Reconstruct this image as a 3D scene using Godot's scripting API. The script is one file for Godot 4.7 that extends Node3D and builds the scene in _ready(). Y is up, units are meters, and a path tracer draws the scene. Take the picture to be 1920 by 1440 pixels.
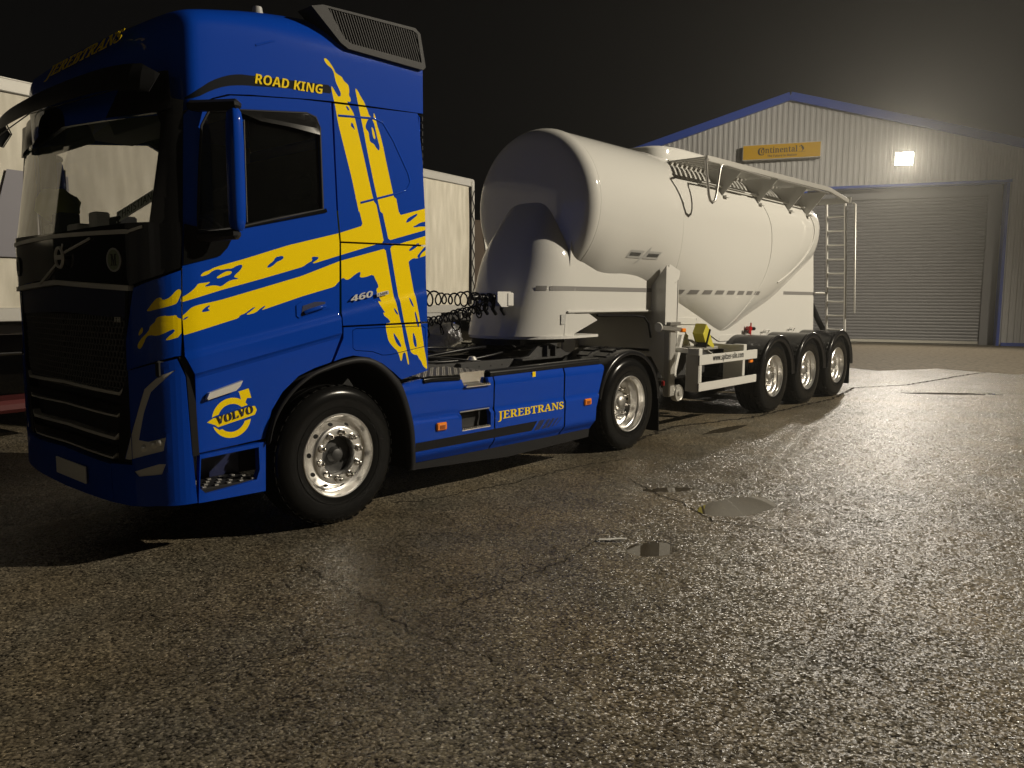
extends Node3D

# ---------------------------------------------------------------- helpers
var M := {}
var used := {}
var CVX := PackedVector2Array()
var CVS := PackedFloat32Array()
var rng := RandomNumberGenerator.new()

func lin(r: float, g: float, b: float) -> Color:
	return Color(r, g, b).linear_to_srgb()

func mat(r: float, g: float, b: float, rough := 0.5, metal := 0.0, coat := 0.0, spec := 0.5) -> StandardMaterial3D:
	var m := StandardMaterial3D.new()
	m.albedo_color = lin(r, g, b)
	m.roughness = rough
	m.metallic = metal
	m.metallic_specular = spec
	if coat > 0.0:
		m.clearcoat_enabled = true
		m.clearcoat = coat
		m.clearcoat_roughness = 0.06
	return m

func noise_image(size: int, freq: float, kind: int, seed_value: int, octaves := 3) -> Image:
	var n := FastNoiseLite.new()
	n.noise_type = kind
	n.frequency = freq
	n.seed = seed_value
	n.fractal_octaves = octaves
	return n.get_seamless_image(size, size)

func normal_tex(img: Image, strength: float) -> ImageTexture:
	var b := img.duplicate() as Image
	b.convert(Image.FORMAT_RGBA8)
	b.bump_map_to_normal_map(strength)
	b.generate_mipmaps()
	return ImageTexture.create_from_image(b)

func ramp_tex(img: Image, lo: Color, hi: Color) -> ImageTexture:
	var w := img.get_width()
	var o := Image.create(w, w, false, Image.FORMAT_RGB8)
	for y in w:
		for x in w:
			o.set_pixel(x, y, lo.lerp(hi, img.get_pixel(x, y).r))
	return ImageTexture.create_from_image(o)

func bumpy(m: StandardMaterial3D, img_tex: Texture2D, amount: float, scale: float) -> StandardMaterial3D:
	m.normal_enabled = true
	m.normal_texture = img_tex
	m.normal_scale = amount
	m.uv1_triplanar = true
	m.uv1_world_triplanar = true
	m.uv1_scale = Vector3(scale, scale, scale)
	return m

func st_new() -> SurfaceTool:
	var st := SurfaceTool.new()
	st.begin(Mesh.PRIMITIVE_TRIANGLES)
	st.set_smooth_group(-1)
	return st

func tri(st: SurfaceTool, a: Vector3, b: Vector3, c: Vector3) -> void:
	st.add_vertex(a); st.add_vertex(b); st.add_vertex(c)

func quad(st: SurfaceTool, a: Vector3, b: Vector3, c: Vector3, d: Vector3) -> void:
	tri(st, a, b, c); tri(st, a, c, d)

func box(st: SurfaceTool, c: Vector3, s: Vector3, ch := 0.004, bs := Basis.IDENTITY) -> void:
	var h := s * 0.5
	var k := minf(ch, minf(h.x, minf(h.y, h.z)) * 0.8)
	st.set_smooth_group(-1)
	var P := {}
	for sx in [-1, 1]:
		for sy in [-1, 1]:
			for sz in [-1, 1]:
				var v := Vector3i(sx, sy, sz)
				P[v] = [c + bs * Vector3(sx * h.x, sy * (h.y - k), sz * (h.z - k)), c + bs * Vector3(sx * (h.x - k), sy * h.y, sz * (h.z - k)), c + bs * Vector3(sx * (h.x - k), sy * (h.y - k), sz * h.z)]
	for s1 in [-1, 1]:
		quad(st, P[Vector3i(s1, -1, -s1)][0], P[Vector3i(s1, 1, -s1)][0], P[Vector3i(s1, 1, s1)][0], P[Vector3i(s1, -1, s1)][0])
		quad(st, P[Vector3i(-s1, s1, -1)][1], P[Vector3i(-s1, s1, 1)][1], P[Vector3i(s1, s1, 1)][1], P[Vector3i(s1, s1, -1)][1])
		quad(st, P[Vector3i(-1, -s1, s1)][2], P[Vector3i(1, -s1, s1)][2], P[Vector3i(1, s1, s1)][2], P[Vector3i(-1, s1, s1)][2])
	if k <= 0.0:
		return
	for s1 in [-1, 1]:
		for s2 in [-1, 1]:
			quad(st, P[Vector3i(s1, s2, -1)][0], P[Vector3i(s1, s2, 1)][0], P[Vector3i(s1, s2, 1)][1], P[Vector3i(s1, s2, -1)][1])
			quad(st, P[Vector3i(s1, -1, s2)][0], P[Vector3i(s1, 1, s2)][0], P[Vector3i(s1, 1, s2)][2], P[Vector3i(s1, -1, s2)][2])
			quad(st, P[Vector3i(-1, s1, s2)][1], P[Vector3i(1, s1, s2)][1], P[Vector3i(1, s1, s2)][2], P[Vector3i(-1, s1, s2)][2])
			for s3 in [-1, 1]:
				var q = P[Vector3i(s1, s2, s3)]
				tri(st, q[0], q[1], q[2])

func bar(st: SurfaceTool, a: Vector3, b: Vector3, w: float, h: float, ch := 0.003) -> void:
	var d := (b - a)
	var l := d.length()
	d = d / l
	var up := Vector3.UP if absf(d.y) < 0.95 else Vector3.RIGHT
	var s := d.cross(up).normalized()
	box(st, (a + b) * 0.5, Vector3(l, h, w), ch, Basis(d, s.cross(d), s))

func tube(st: SurfaceTool, pts: Array, r: float, seg := 8, caps := true) -> void:
	st.set_smooth_group(0)
	var rings := []
	var n := pts.size()
	var prev := Vector3.ZERO
	for i in n:
		var t: Vector3 = (pts[mini(i + 1, n - 1)] - pts[maxi(i - 1, 0)]).normalized()
		var u := prev
		if i == 0:
			u = Vector3.UP if absf(t.y) < 0.9 else Vector3.RIGHT
		u = (u - t * u.dot(t)).normalized()
		prev = u
		var w := t.cross(u)
		var ring := PackedVector3Array()
		for k in seg:
			var a := TAU * k / seg
			ring.append(pts[i] + (u * cos(a) + w * sin(a)) * r)
		rings.append(ring)
	for i in n - 1:
		for k in seg:
			var k2 := (k + 1) % seg
			quad(st, rings[i][k], rings[i][k2], rings[i + 1][k2], rings[i + 1][k])
	if caps:
		st.set_smooth_group(-1)
		for k in range(1, seg - 1):
			tri(st, rings[0][0], rings[0][k + 1], rings[0][k])
			tri(st, rings[n - 1][0], rings[n - 1][k], rings[n - 1][k + 1])
	st.set_smooth_group(-1)

func loft(st: SurfaceTool, rings: Array, closed := true, cap_a := false, cap_b := false) -> void:
	st.set_smooth_group(0)
	var m: int = rings[0].size()
	for i in rings.size() - 1:
		for k in (m if closed else m - 1):
			var k2 := (k + 1) % m
			quad(st, rings[i][k], rings[i][k2], rings[i + 1][k2], rings[i + 1][k])
	st.set_smooth_group(-1)
	for e in [[cap_a, 0], [cap_b, rings.size() - 1]]:
		if e[0]:
			var r = rings[e[1]]
			var c := Vector3.ZERO
			for v in r: c += v
			c /= m
			for k in m: tri(st, c, r[k], r[(k + 1) % m])

# profile of (radius, height along axis z); hard edges where the profile turns sharply
func lathe(st: SurfaceTool, prof: Array, seg := 48, c := Vector3.ZERO, bs := Basis.IDENTITY, a0 := 0.0, a1 := TAU) -> void:
	var g := 0
	for i in prof.size() - 1:
		if i > 0:
			var d0: Vector2 = (prof[i] - prof[i - 1]).normalized()
			var d1: Vector2 = (prof[i + 1] - prof[i]).normalized()
			if d0.dot(d1) < 0.72: g += 1
		st.set_smooth_group(g)
		for k in seg:
			var b0 := lerpf(a0, a1, float(k) / seg)
			var b1 := lerpf(a0, a1, float(k + 1) / seg)
			var p: Vector2 = prof[i]
			var q: Vector2 = prof[i + 1]
			var v0 := c + bs * Vector3(p.x * cos(b0), p.x * sin(b0), p.y)
			var v1 := c + bs * Vector3(p.x * cos(b1), p.x * sin(b1), p.y)
			var v2 := c + bs * Vector3(q.x * cos(b1), q.x * sin(b1), q.y)
			var v3 := c + bs * Vector3(q.x * cos(b0), q.x * sin(b0), q.y)
			if p.x > 1e-5: tri(st, v0, v1, v2)
			if q.x > 1e-5: tri(st, v0, v2, v3)
	st.set_smooth_group(-1)

func poly_of(key: String) -> PackedVector2Array:
	return poly_arr(DATA[key])

func poly_arr(a: Array) -> PackedVector2Array:
	var o := PackedVector2Array()
	for i in range(0, a.size(), 2): o.append(Vector2(a[i], a[i + 1]))
	return o

func pts2(a: Array) -> Array:
	var o := []
	for i in range(0, a.size(), 2): o.append(Vector2(a[i], a[i + 1]))
	return o

func extrude(st: SurfaceTool, poly: PackedVector2Array, o: Vector3, ux: Vector3, uy: Vector3, dv: Vector3) -> void:
	var ix := Geometry2D.triangulate_polygon(poly)
	st.set_smooth_group(-1)
	for e in [Vector3.ZERO, dv]:
		for i in range(0, ix.size(), 3):
			tri(st, o + e + ux * poly[ix[i]].x + uy * poly[ix[i]].y, o + e + ux * poly[ix[i + 1]].x + uy * poly[ix[i + 1]].y, o + e + ux * poly[ix[i + 2]].x + uy * poly[ix[i + 2]].y)
	var n := poly.size()
	for i in n:
		var a := o + ux * poly[i].x + uy * poly[i].y
		var b := o + ux * poly[(i + 1) % n].x + uy * poly[(i + 1) % n].y
		quad(st, a, b, b + dv, a + dv)

# plate in a plane of constant z, from z0 to z1
func plate(st: SurfaceTool, poly: PackedVector2Array, z0: float, z1: float) -> void:
	extrude(st, poly, Vector3(0, 0, z0), Vector3.RIGHT, Vector3.UP, Vector3(0, 0, z1 - z0))

# a panel cut from the parameter plane on a grid and laid on a surface: fn(Vector2, offset) -> Vector3
func panel(st: SurfaceTool, poly: PackedVector2Array, holes: Array, cell: float, fn: Callable, thick: float, uvfn = null) -> void:
	var mn := poly[0]; var mx := poly[0]
	for v in poly:
		mn = mn.min(v); mx = mx.max(v)
	var nx := int(ceil((mx.x - mn.x) / cell)); var ny := int(ceil((mx.y - mn.y) / cell))
	var near := {}
	var loops := [poly]
	loops.append_array(holes)
	for lp in loops:
		for i in lp.size():
			var a: Vector2 = lp[i]; var b: Vector2 = lp[(i + 1) % lp.size()]
			var n := int(ceil(a.distance_to(b) / (cell * 0.4))) + 1
			for k in n + 1:
				var q := (a.lerp(b, float(k) / n) - mn) / cell
				var e := 0.02
				for dx in [-e, e]:
					for dy in [-e, e]:
						near[Vector2i(int(floor(q.x + dx)), int(floor(q.y + dy)))] = true
	for i in nx:
		for j in ny:
			var r := mn + Vector2(i, j) * cell
			var rect := PackedVector2Array([r, r + Vector2(cell, 0), r + Vector2(cell, cell), r + Vector2(0, cell)])
			var pieces := []
			if near.has(Vector2i(i, j)):
				pieces = Geometry2D.intersect_polygons(rect, poly)
				for h in holes:
					var nxt := []
					for q in pieces: nxt.append_array(Geometry2D.clip_polygons(q, h))
					pieces = nxt
			else:
				var c := r + Vector2(cell, cell) * 0.5
				var ok := Geometry2D.is_point_in_polygon(c, poly)
				for h in holes:
					if Geometry2D.is_point_in_polygon(c, h): ok = false
				if ok: pieces = [rect]
			for q in pieces:
				var ix := Geometry2D.triangulate_polygon(q)
				st.set_smooth_group(0)
				for t in ix:
					if uvfn != null: st.set_uv(uvfn.call(q[t]))
					st.add_vertex(fn.call(q[t], 0.0))
	st.set_smooth_group(-1)
	if thick > 0.0:
		for lp in loops:
			for i in lp.size():
				var a: Vector2 = lp[i]; var b: Vector2 = lp[(i + 1) % lp.size()]
				if uvfn != null: st.set_uv(uvfn.call(a))
				quad(st, fn.call(a, 0.0), fn.call(b, 0.0), fn.call(b, -thick), fn.call(a, -thick))

func numbered(called: String) -> String:
	var n: int = used.get(called, 0)
	used[called] = n + 1
	return called if n == 0 else "%s_%03d" % [called, n]

func thing(called: String, label: String, category: String, at: Vector3, group := "") -> Node3D:
	var o := Node3D.new()
	o.name = numbered(called)
	add_child(o)
	o.position = at
	o.set_meta("label", label)
	o.set_meta("category", category)
	if group != "": o.set_meta("group", group)
	return o

# commits a mesh drawn in world coordinates as one named part of parent
func part(called: String, st: SurfaceTool, m: Material, parent: Node3D, mirrored := false) -> MeshInstance3D:
	st.generate_normals()
	return part_mesh(called, st.commit(), m, parent, mirrored)

func root_offset(n: Node3D) -> Vector3:
	var o := Vector3.ZERO
	var p: Node = n
	while p != self and p is Node3D:
		o += p.position
		p = p.get_parent()
	return o

func part_mesh(called: String, mesh: Mesh, m: Material, parent: Node3D, mirrored := false) -> MeshInstance3D:
	var o := MeshInstance3D.new()
	o.name = called
	o.mesh = mesh
	o.material_override = m
	parent.add_child(o, true)
	o.position = -root_offset(parent)
	if mirrored:
		o.scale = Vector3(1, 1, -1)
		o.position.z += -2.5
	return o

func both(called: String, st: SurfaceTool, m: Material, parent: Node3D) -> MeshInstance3D:
	var a := part(called, st, m, parent)
	part_mesh(called, a.mesh, m, parent, true)
	return a

func structure(called: String, st: SurfaceTool, m: Material) -> MeshInstance3D:
	st.generate_normals()
	var o := MeshInstance3D.new()
	o.name = numbered(called)
	o.mesh = st.commit()
	o.material_override = m
	add_child(o)
	o.set_meta("kind", "structure")
	return o

func words(text: String, font: String, bold: bool, size: float, depth := 0.002) -> TextMesh:
	var f := SystemFont.new()
	f.font_names = PackedStringArray([font])
	if bold: f.font_weight = 700
	var t := TextMesh.new()
	t.text = text
	t.font = f
	t.font_size = 64
	t.pixel_size = size / 64.0
	t.depth = depth
	t.curve_step = 1.0
	t.horizontal_alignment = HORIZONTAL_ALIGNMENT_LEFT
	t.vertical_alignment = VERTICAL_ALIGNMENT_BOTTOM
	return t

# lettering fitted between two corners in the plane spanned by ux, uy
func lettering(called: String, t: TextMesh, m: Material, parent: Node3D, at: Vector3, ux: Vector3, uy: Vector3, width: float, height: float) -> MeshInstance3D:
	var bb := t.get_aabb()
	var o := MeshInstance3D.new()
	o.name = called
	o.mesh = t
	o.material_override = m
	parent.add_child(o, true)
	var kx := width / bb.size.x
	var ky := height / bb.size.y
	var b := Basis(ux * kx, uy * ky, ux.cross(uy).normalized())
	o.transform = Transform3D(b, at - root_offset(parent) - b * Vector3(bb.position.x, bb.position.y, 0))
	return o

# ---------------------------------------------------------------- cab surface
func make_curve() -> void:
	var cp := pts2([0.0, -1.25, 0.006, -0.95, 0.02, -0.65, 0.05, -0.36, 0.085, -0.2, 0.14, -0.09, 0.22, -0.03, 0.32, -0.004, 0.42, 0.0, 0.6, 0.0])
	for i in cp.size() - 1:
		var p0: Vector2 = cp[maxi(i - 1, 0)]; var p1: Vector2 = cp[i]; var p2: Vector2 = cp[i + 1]; var p3: Vector2 = cp[mini(i + 2, cp.size() - 1)]
		for k in 12:
			var t := k / 12.0
			CVX.append(0.5 * (2.0 * p1 + (p2 - p0) * t + (2.0 * p0 - 5.0 * p1 + 4.0 * p2 - p3) * t * t + (3.0 * p1 - p0 - 3.0 * p2 + p3) * t * t * t))
	CVX.append(cp[cp.size() - 1])
	var l := 0.0
	CVS.append(0.0)
	for i in range(1, CVX.size()):
		l += CVX[i].distance_to(CVX[i - 1])
		CVS.append(l)
	for i in CVS.size(): CVS[i] += 0.6 - l

# point of the cab skin: s runs round the corner and equals x along the side
func skin(s: float, y: float, off := 0.0) -> Vector3:
	if s >= 0.42: return Vector3(s, y, off)
	var i := 0
	while i < CVS.size() - 2 and CVS[i + 1] < s: i += 1
	var t := clampf((s - CVS[i]) / maxf(CVS[i + 1] - CVS[i], 1e-6), -2.0, 1.0)
	var p := CVX[i].lerp(CVX[i + 1], t)
	var d := (CVX[i + 1] - CVX[i]).normalized()
	if i + 2 < CVX.size():
		d = d.lerp((CVX[i + 2] - CVX[i + 1]).normalized(), clampf(t, 0, 1)).normalized()
	return Vector3(p.x - d.y * off, y, p.y + d.x * off)

func relief(v: Vector2) -> float:
	var l1 := 1.278 + (v.x - 0.249) * 0.2
	var l2 := 1.161 + (v.x - 0.321) * 0.2
	var o := 0.022 * smoothstep(l1 + 0.012, l1 - 0.02, v.y)
	o -= 0.02 * smoothstep(l2 + 0.005, l2 - 0.02, v.y) 
	o -= 0.012 * smoothstep(l2, 0.66, v.y)
	return o

func door_skin(v: Vector2, off: float) -> Vector3:
	return skin(v.x, v.y, relief(v) + off)

func flat_skin(v: Vector2, off: float) -> Vector3:
	return skin(v.x, v.y, off)

func livery_uv(v: Vector2) -> Vector2:
	return Vector2((v.x + 0.35) / 2.65, 1.0 - (v.y - 0.25) / 3.4)

func fill_poly(img: Image, poly: PackedVector2Array, col: Color) -> void:
	var w := img.get_width(); var h := img.get_height()
	var q := PackedVector2Array()
	var lo := 1e9; var hi := -1e9
	for v in poly:
		var u := livery_uv(v) * Vector2(w, h)
		q.append(u); lo = minf(lo, u.y); hi = maxf(hi, u.y)
	for y in range(maxi(0, int(lo)), mini(h, int(hi) + 2)):
		var xs := []
		var fy := y + 0.5
		for i in q.size():
			var a := q[i]; var b := q[(i + 1) % q.size()]
			if (a.y <= fy) != (b.y <= fy): xs.append(a.x + (fy - a.y) / (b.y - a.y) * (b.x - a.x))
		xs.sort()
		for i in range(0, xs.size() - 1, 2):
			var x0 := int(round(xs[i])); var x1 := int(round(xs[i + 1]))
			if x1 > x0: img.fill_rect(Rect2i(x0, y, x1 - x0, 1), col)

# rounds a traced outline so that print edges are not faceted
func smooth_poly(p: PackedVector2Array) -> PackedVector2Array:
	var o := PackedVector2Array()
	var n := p.size()
	for i in n:
		var a := p[i]; var b := p[(i + 1) % n]
		if a.distance_to(b) > 0.12:
			var d := 0.015 / a.distance_to(b)
			o.append(a.lerp(b, d)); o.append(a.lerp(b, 1.0 - d))
		else:
			o.append(a.lerp(b, 0.25)); o.append(a.lerp(b, 0.75))
	return o

const DATA := {
	"yellow0": [0.258,1.598, 0.26,1.627, 0.294,1.645, 0.326,1.669, 0.351,1.693, 0.364,1.713, 0.41,1.718, 0.44,1.724, 0.437,1.716, 0.408,1.701, 0.411,1.693, 0.452,1.703, 0.487,1.702, 0.509,1.696, 0.536,1.712, 0.559,1.729, 0.59,1.74, 0.627,1.745, 0.627,1.751, 0.6,1.755, 0.605,1.768, 0.642,1.798, 0.66,1.823, 0.657,1.837, 0.625,1.83, 0.588,1.809, 0.553,1.806, 0.517,1.798, 0.495,1.803, 0.46,1.792, 0.429,1.767, 0.386,1.755, 0.381,1.761, 0.404,1.783, 0.434,1.792, 0.469,1.811, 0.518,1.827, 0.663,1.869, 0.993,1.974, 1.407,2.081, 1.613,2.147, 1.578,2.268, 1.545,2.358, 1.735,2.32, 1.805,2.039, 1.736,2.021, 1.409,1.927, 1.187,1.861, 1.182,1.868, 1.225,1.892, 1.231,1.907, 1.199,1.91, 1.172,1.903, 1.182,1.881, 1.139,1.861, 1.107,1.838, 0.79,1.749, 0.512,1.675],
	"yellow1": [0.482,1.752, 0.516,1.774, 0.548,1.791, 0.581,1.794, 0.588,1.786, 0.574,1.771, 0.542,1.762, 0.493,1.744],
	"yellow2": [0.251,1.397, 0.255,1.511, 0.294,1.545, 0.318,1.569, 0.363,1.585, 0.422,1.596, 0.51,1.615, 0.788,1.691, 1.09,1.775, 1.408,1.888, 1.817,1.995, 1.888,1.655, 1.95,1.439, 1.981,1.291, 2,1.238, 2.026,1.124, 2.012,1.119, 1.999,1.167, 1.987,1.219, 1.96,1.212, 1.953,1.159, 1.939,1.149, 1.927,1.191, 1.907,1.233, 1.869,1.26, 1.824,1.307, 1.812,1.347, 1.8,1.397, 1.795,1.442, 1.852,1.446, 1.827,1.476, 1.789,1.497, 1.777,1.525, 1.802,1.521, 1.784,1.536, 1.747,1.586, 1.741,1.61, 1.772,1.601, 1.76,1.625, 1.736,1.654, 1.726,1.698, 1.749,1.708, 1.737,1.742, 1.719,1.766, 1.701,1.803, 1.628,1.779, 1.574,1.776, 1.586,1.806, 1.581,1.82, 1.533,1.795, 1.485,1.761, 1.456,1.756, 1.434,1.774, 1.41,1.757, 1.376,1.727, 1.358,1.708, 1.086,1.637, 0.807,1.554, 0.783,1.549, 0.813,1.571, 0.808,1.578, 0.774,1.558, 0.744,1.533, 0.683,1.519, 0.678,1.525, 0.707,1.542, 0.741,1.567, 0.731,1.569, 0.698,1.55, 0.669,1.529, 0.632,1.517, 0.622,1.5, 0.332,1.42],
	"yellow3": [1.776,2.324, 1.767,2.361, 1.925,2.377, 1.934,2.339, 1.955,2.247, 2.232,2.325, 2.23,2.16, 1.849,2.055],
	"yellow4": [1.861,2.01, 2.23,2.115, 2.228,1.962, 2.172,1.947, 2.145,1.939, 2.117,1.933, 2.09,1.936, 2.043,1.909, 2.043,1.894, 2.081,1.728, 2.14,1.471, 2.146,1.435, 2.179,1.251, 2.206,1.134, 2.212,1.07, 2.191,1.082, 2.163,1.105, 2.15,1.137, 2.122,1.165, 2.109,1.192, 2.074,1.194, 2.041,1.216, 2.034,1.247, 1.983,1.438, 1.933,1.656],
	"yellow5": [1.305,3.229, 1.317,3.241, 1.341,3.232, 1.37,3.204, 1.388,3.184, 1.4,3.162, 1.424,3.153, 1.455,3.144, 1.467,3.122, 1.497,3.108, 1.51,3.096, 1.515,3.057, 1.508,3.036, 1.527,3.009, 1.52,2.988, 1.492,2.991, 1.507,2.966, 1.532,2.94, 1.55,2.913, 1.559,2.884, 1.629,2.64, 1.697,2.388, 1.745,2.245, 1.581,2.231, 1.521,2.473, 1.468,2.648, 1.416,2.82, 1.389,2.954, 1.372,3.01, 1.361,3.071, 1.379,3.055, 1.408,3.017, 1.427,3.005, 1.446,3.024, 1.428,3.06, 1.404,3.095, 1.393,3.131, 1.387,3.159, 1.37,3.185, 1.334,3.197],
	"yellow6": [1.563,3.095, 1.586,3.081, 1.611,3.045, 1.643,3.011, 1.655,2.983, 1.672,2.96, 1.681,2.931, 1.714,2.911, 1.727,2.923, 1.724,2.957, 1.741,2.931, 1.753,2.876, 1.78,2.818, 1.806,2.738, 1.838,2.616, 1.898,2.398, 1.947,2.262, 1.778,2.247, 1.719,2.453, 1.663,2.676, 1.632,2.815, 1.602,2.932, 1.578,3.029],
	"yellow7": [0.052,1.54, 0.076,1.57, 0.102,1.6, 0.126,1.624, 0.152,1.628, 0.158,1.611, 0.193,1.623, 0.215,1.645, 0.236,1.671, 0.257,1.679, 0.264,1.66, 0.256,1.634, 0.24,1.6, 0.229,1.587, 0.163,1.567],
	"yellow8": [-0.029,1.335, -0.017,1.358, 0.015,1.389, 0.045,1.412, 0.069,1.435, 0.074,1.458, 0.108,1.481, 0.117,1.507, 0.154,1.52, 0.203,1.518, 0.231,1.525, 0.237,1.507, 0.263,1.499, 0.259,1.397, 0.162,1.368, 0.177,1.391, 0.213,1.42, 0.22,1.435, 0.206,1.439, 0.164,1.417, 0.12,1.398, 0.071,1.405, 0.044,1.39, 0.028,1.359, 0.001,1.321, -0.02,1.319],
	"yellow9": [-0.017,1.396, -0.007,1.426, 0.019,1.453, 0.025,1.427, 0.007,1.408],
	"blue0": [0.831,1.825, 0.851,1.847, 0.881,1.865, 0.896,1.891, 0.931,1.902, 0.959,1.901, 0.955,1.885, 0.93,1.871, 0.905,1.862, 0.88,1.839, 0.85,1.823],
	"blue1": [0.378,1.545, 0.404,1.569, 0.43,1.582, 0.437,1.577, 0.417,1.561, 0.433,1.552, 0.429,1.547, 0.39,1.539],
	"blue2": [0.263,1.494, 0.281,1.509, 0.3,1.516, 0.296,1.508, 0.276,1.495],
	"blue3": [2.02,2.203, 2.04,2.234, 2.094,2.259, 2.135,2.277, 2.135,2.262, 2.094,2.234, 2.06,2.211, 2.026,2.197],
	"blue4": [2.086,2.173, 2.12,2.185, 2.161,2.209, 2.231,2.224, 2.23,2.183, 2.161,2.18, 2.113,2.168],
	"blue5": [1.871,1.375, 1.896,1.344, 1.922,1.313, 1.948,1.271, 1.941,1.256, 1.902,1.284, 1.876,1.335],
	"blue6": [1.88,1.561, 1.912,1.53, 1.927,1.503, 1.905,1.51, 1.886,1.536],
	"blue7": [2.044,1.995, 2.078,2.022, 2.146,2.056, 2.153,2.041, 2.111,2.013, 2.057,1.985],
	"blue8": [2.124,1.948, 2.173,1.996, 2.201,2.023, 2.229,2.035, 2.229,2.009, 2.173,1.976, 2.152,1.934],
	"blue9": [2.033,1.636, 2.049,1.626, 2.079,1.575, 2.079,1.56, 2.059,1.575, 2.039,1.611],
	"blue10": [2.092,1.534, 2.112,1.492, 2.132,1.42, 2.118,1.399, 2.105,1.441, 2.088,1.513],
	"blue11": [2.063,1.37, 2.083,1.349, 2.103,1.286, 2.103,1.249, 2.082,1.255, 2.066,1.297],
	"blue12": [1.65,2.854, 1.676,2.904, 1.707,2.91, 1.727,2.882, 1.739,2.843, 1.758,2.773, 1.778,2.723, 1.77,2.691, 1.744,2.708, 1.724,2.736, 1.69,2.742, 1.682,2.772, 1.678,2.812, 1.652,2.829],
	"blue13": [1.519,2.827, 1.53,2.859, 1.548,2.832, 1.559,2.802, 1.542,2.816],
	"blue14": [1.479,2.956, 1.5,2.955, 1.515,2.929, 1.496,2.929],
	"island0": [1.703,2.858, 1.726,2.83, 1.741,2.77, 1.72,2.772, 1.708,2.817],
	"road_band": [0.326,2.789, 0.399,2.849, 0.494,2.923, 0.591,2.974, 0.68,3.001, 1.355,3.07, 1.366,3.016, 1.002,2.981, 0.688,2.936, 0.589,2.912, 0.492,2.867, 0.397,2.806],
	"door": [0.317,2.696, 0.369,2.75, 0.505,2.818, 0.617,2.861, 0.791,2.888, 1.103,2.93, 1.36,2.954, 1.373,2.604, 1.387,2.233, 1.406,2.015, 1.394,1.519, 1.4,1.353, 1.316,1.18, 1.178,1.147, 1.049,1.101, 0.923,1.002, 0.839,0.885, 0.79,0.705, 0.331,0.672, 0.324,0.972, 0.318,1.163, 0.267,1.275, 0.265,1.494, 0.275,1.801, 0.291,2.124, 0.304,2.434],
	"window": [0.475,2.747, 0.696,2.787, 1.162,2.852, 1.233,2.837, 1.265,2.772, 1.277,2.234, 0.919,2.142, 0.616,2.059, 0.372,2.011, 0.38,2.131, 0.403,2.447, 0.424,2.652],
	"belt": [0.279,1.82, 0.372,1.846, 0.506,1.883, 0.557,1.935, 0.603,2.019, 0.634,2.055, 1.302,2.215, 1.294,2.24, 1.276,2.229, 0.615,2.053, 0.368,2.004, 0.367,2.051, 0.295,2.062],
	"corner": [-0.039,1.683, 0.15,1.743, 0.267,1.789, 0.257,1.494, 0.252,1.279, 0.219,1.277, -0.139,1.182, -0.134,1.361],
	"side_upper": [1.378,2.954, 2.146,3.021, 2.191,2.684, 2.215,2.284, 2.218,2.043, 1.42,2.025, 1.4,2.234, 1.387,2.606],
	"side_middle": [1.42,2.012, 2.218,2.029, 2.218,1.792, 2.218,1.449, 1.415,1.434, 1.41,1.519],
	"side_lower": [1.417,1.421, 2.217,1.434, 2.219,1.063, 1.944,1.012, 1.866,1.075, 1.764,1.145, 1.641,1.196, 1.497,1.219, 1.403,1.205, 1.33,1.186, 1.413,1.345],
	"flap": [1.495,1.396, 1.524,1.409, 2.167,1.414, 2.192,1.397, 2.196,1.256, 1.842,1.207, 1.765,1.207, 1.666,1.239, 1.521,1.253, 1.495,1.271],
	"arch_out": [0.78,0.66, 0.807,0.764, 0.846,0.848, 0.913,0.942, 1.006,1.031, 1.134,1.113, 1.266,1.156, 1.403,1.19, 1.544,1.205, 1.665,1.187, 1.764,1.142, 1.866,1.062, 1.954,0.966, 2.022,0.802, 2.069,0.628, 2.083,0.456, 2.081,0.285],
	"arch_in": [0.809,0.692, 0.827,0.761, 0.866,0.846, 0.929,0.933, 1.018,1.016, 1.147,1.09, 1.274,1.126, 1.407,1.151, 1.538,1.159, 1.639,1.137, 1.723,1.088, 1.808,1.014, 1.889,0.909, 1.951,0.767, 1.997,0.603, 2.012,0.445, 2.015,0.296],
	"skirt1": [2.024,0.973, 2.162,0.991, 2.265,0.996, 2.393,0.974, 2.625,0.956, 2.637,0.888, 2.943,0.891, 2.943,0.951, 3.004,0.953, 2.986,0.313, 2.082,0.324, 2.083,0.456, 2.069,0.628, 2.032,0.792, 1.964,0.957],
	"skirt2": [3.021,0.954, 4.005,0.963, 3.989,0.308, 3.003,0.313],
	"skirt3": [4.027,0.962, 4.66,0.963, 4.689,0.944, 4.531,0.528, 4.514,0.309, 4.01,0.308],
	"skirt_black": [2.082,0.319, 4.509,0.307, 4.493,0.223, 3.248,0.202, 2.081,0.268],
	"skirt_groove": [2.222,0.687, 2.998,0.68, 4.003,0.681, 4.574,0.683],
	"skirt_crease": [2.185,0.45, 2.999,0.458],
	"stripe": [2.085,0.495, 3.587,0.5, 3.506,0.418, 2.084,0.425],
	"dash0": [3.618,0.5, 3.701,0.501, 3.619,0.417, 3.537,0.416],
	"dash1": [3.733,0.497, 3.786,0.498, 3.702,0.417, 3.646,0.416],
	"dash2": [3.808,0.498, 3.851,0.497, 3.76,0.418, 3.719,0.418],
	"dash3": [3.883,0.496, 3.91,0.496, 3.815,0.42, 3.792,0.419],
	"dash4": [3.949,0.493, 3.965,0.494, 3.863,0.421, 3.848,0.42],
	"recess": [2.593,0.682, 2.951,0.68, 2.951,0.519, 2.598,0.528],
	"markers": [2.302,0.63, 2.414,0.564, 4.313,0.636, 4.428,0.571],
	"jereb": [3.044,0.552, 3.98,0.553, 3.04,0.652, 3.978,0.642],
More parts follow.
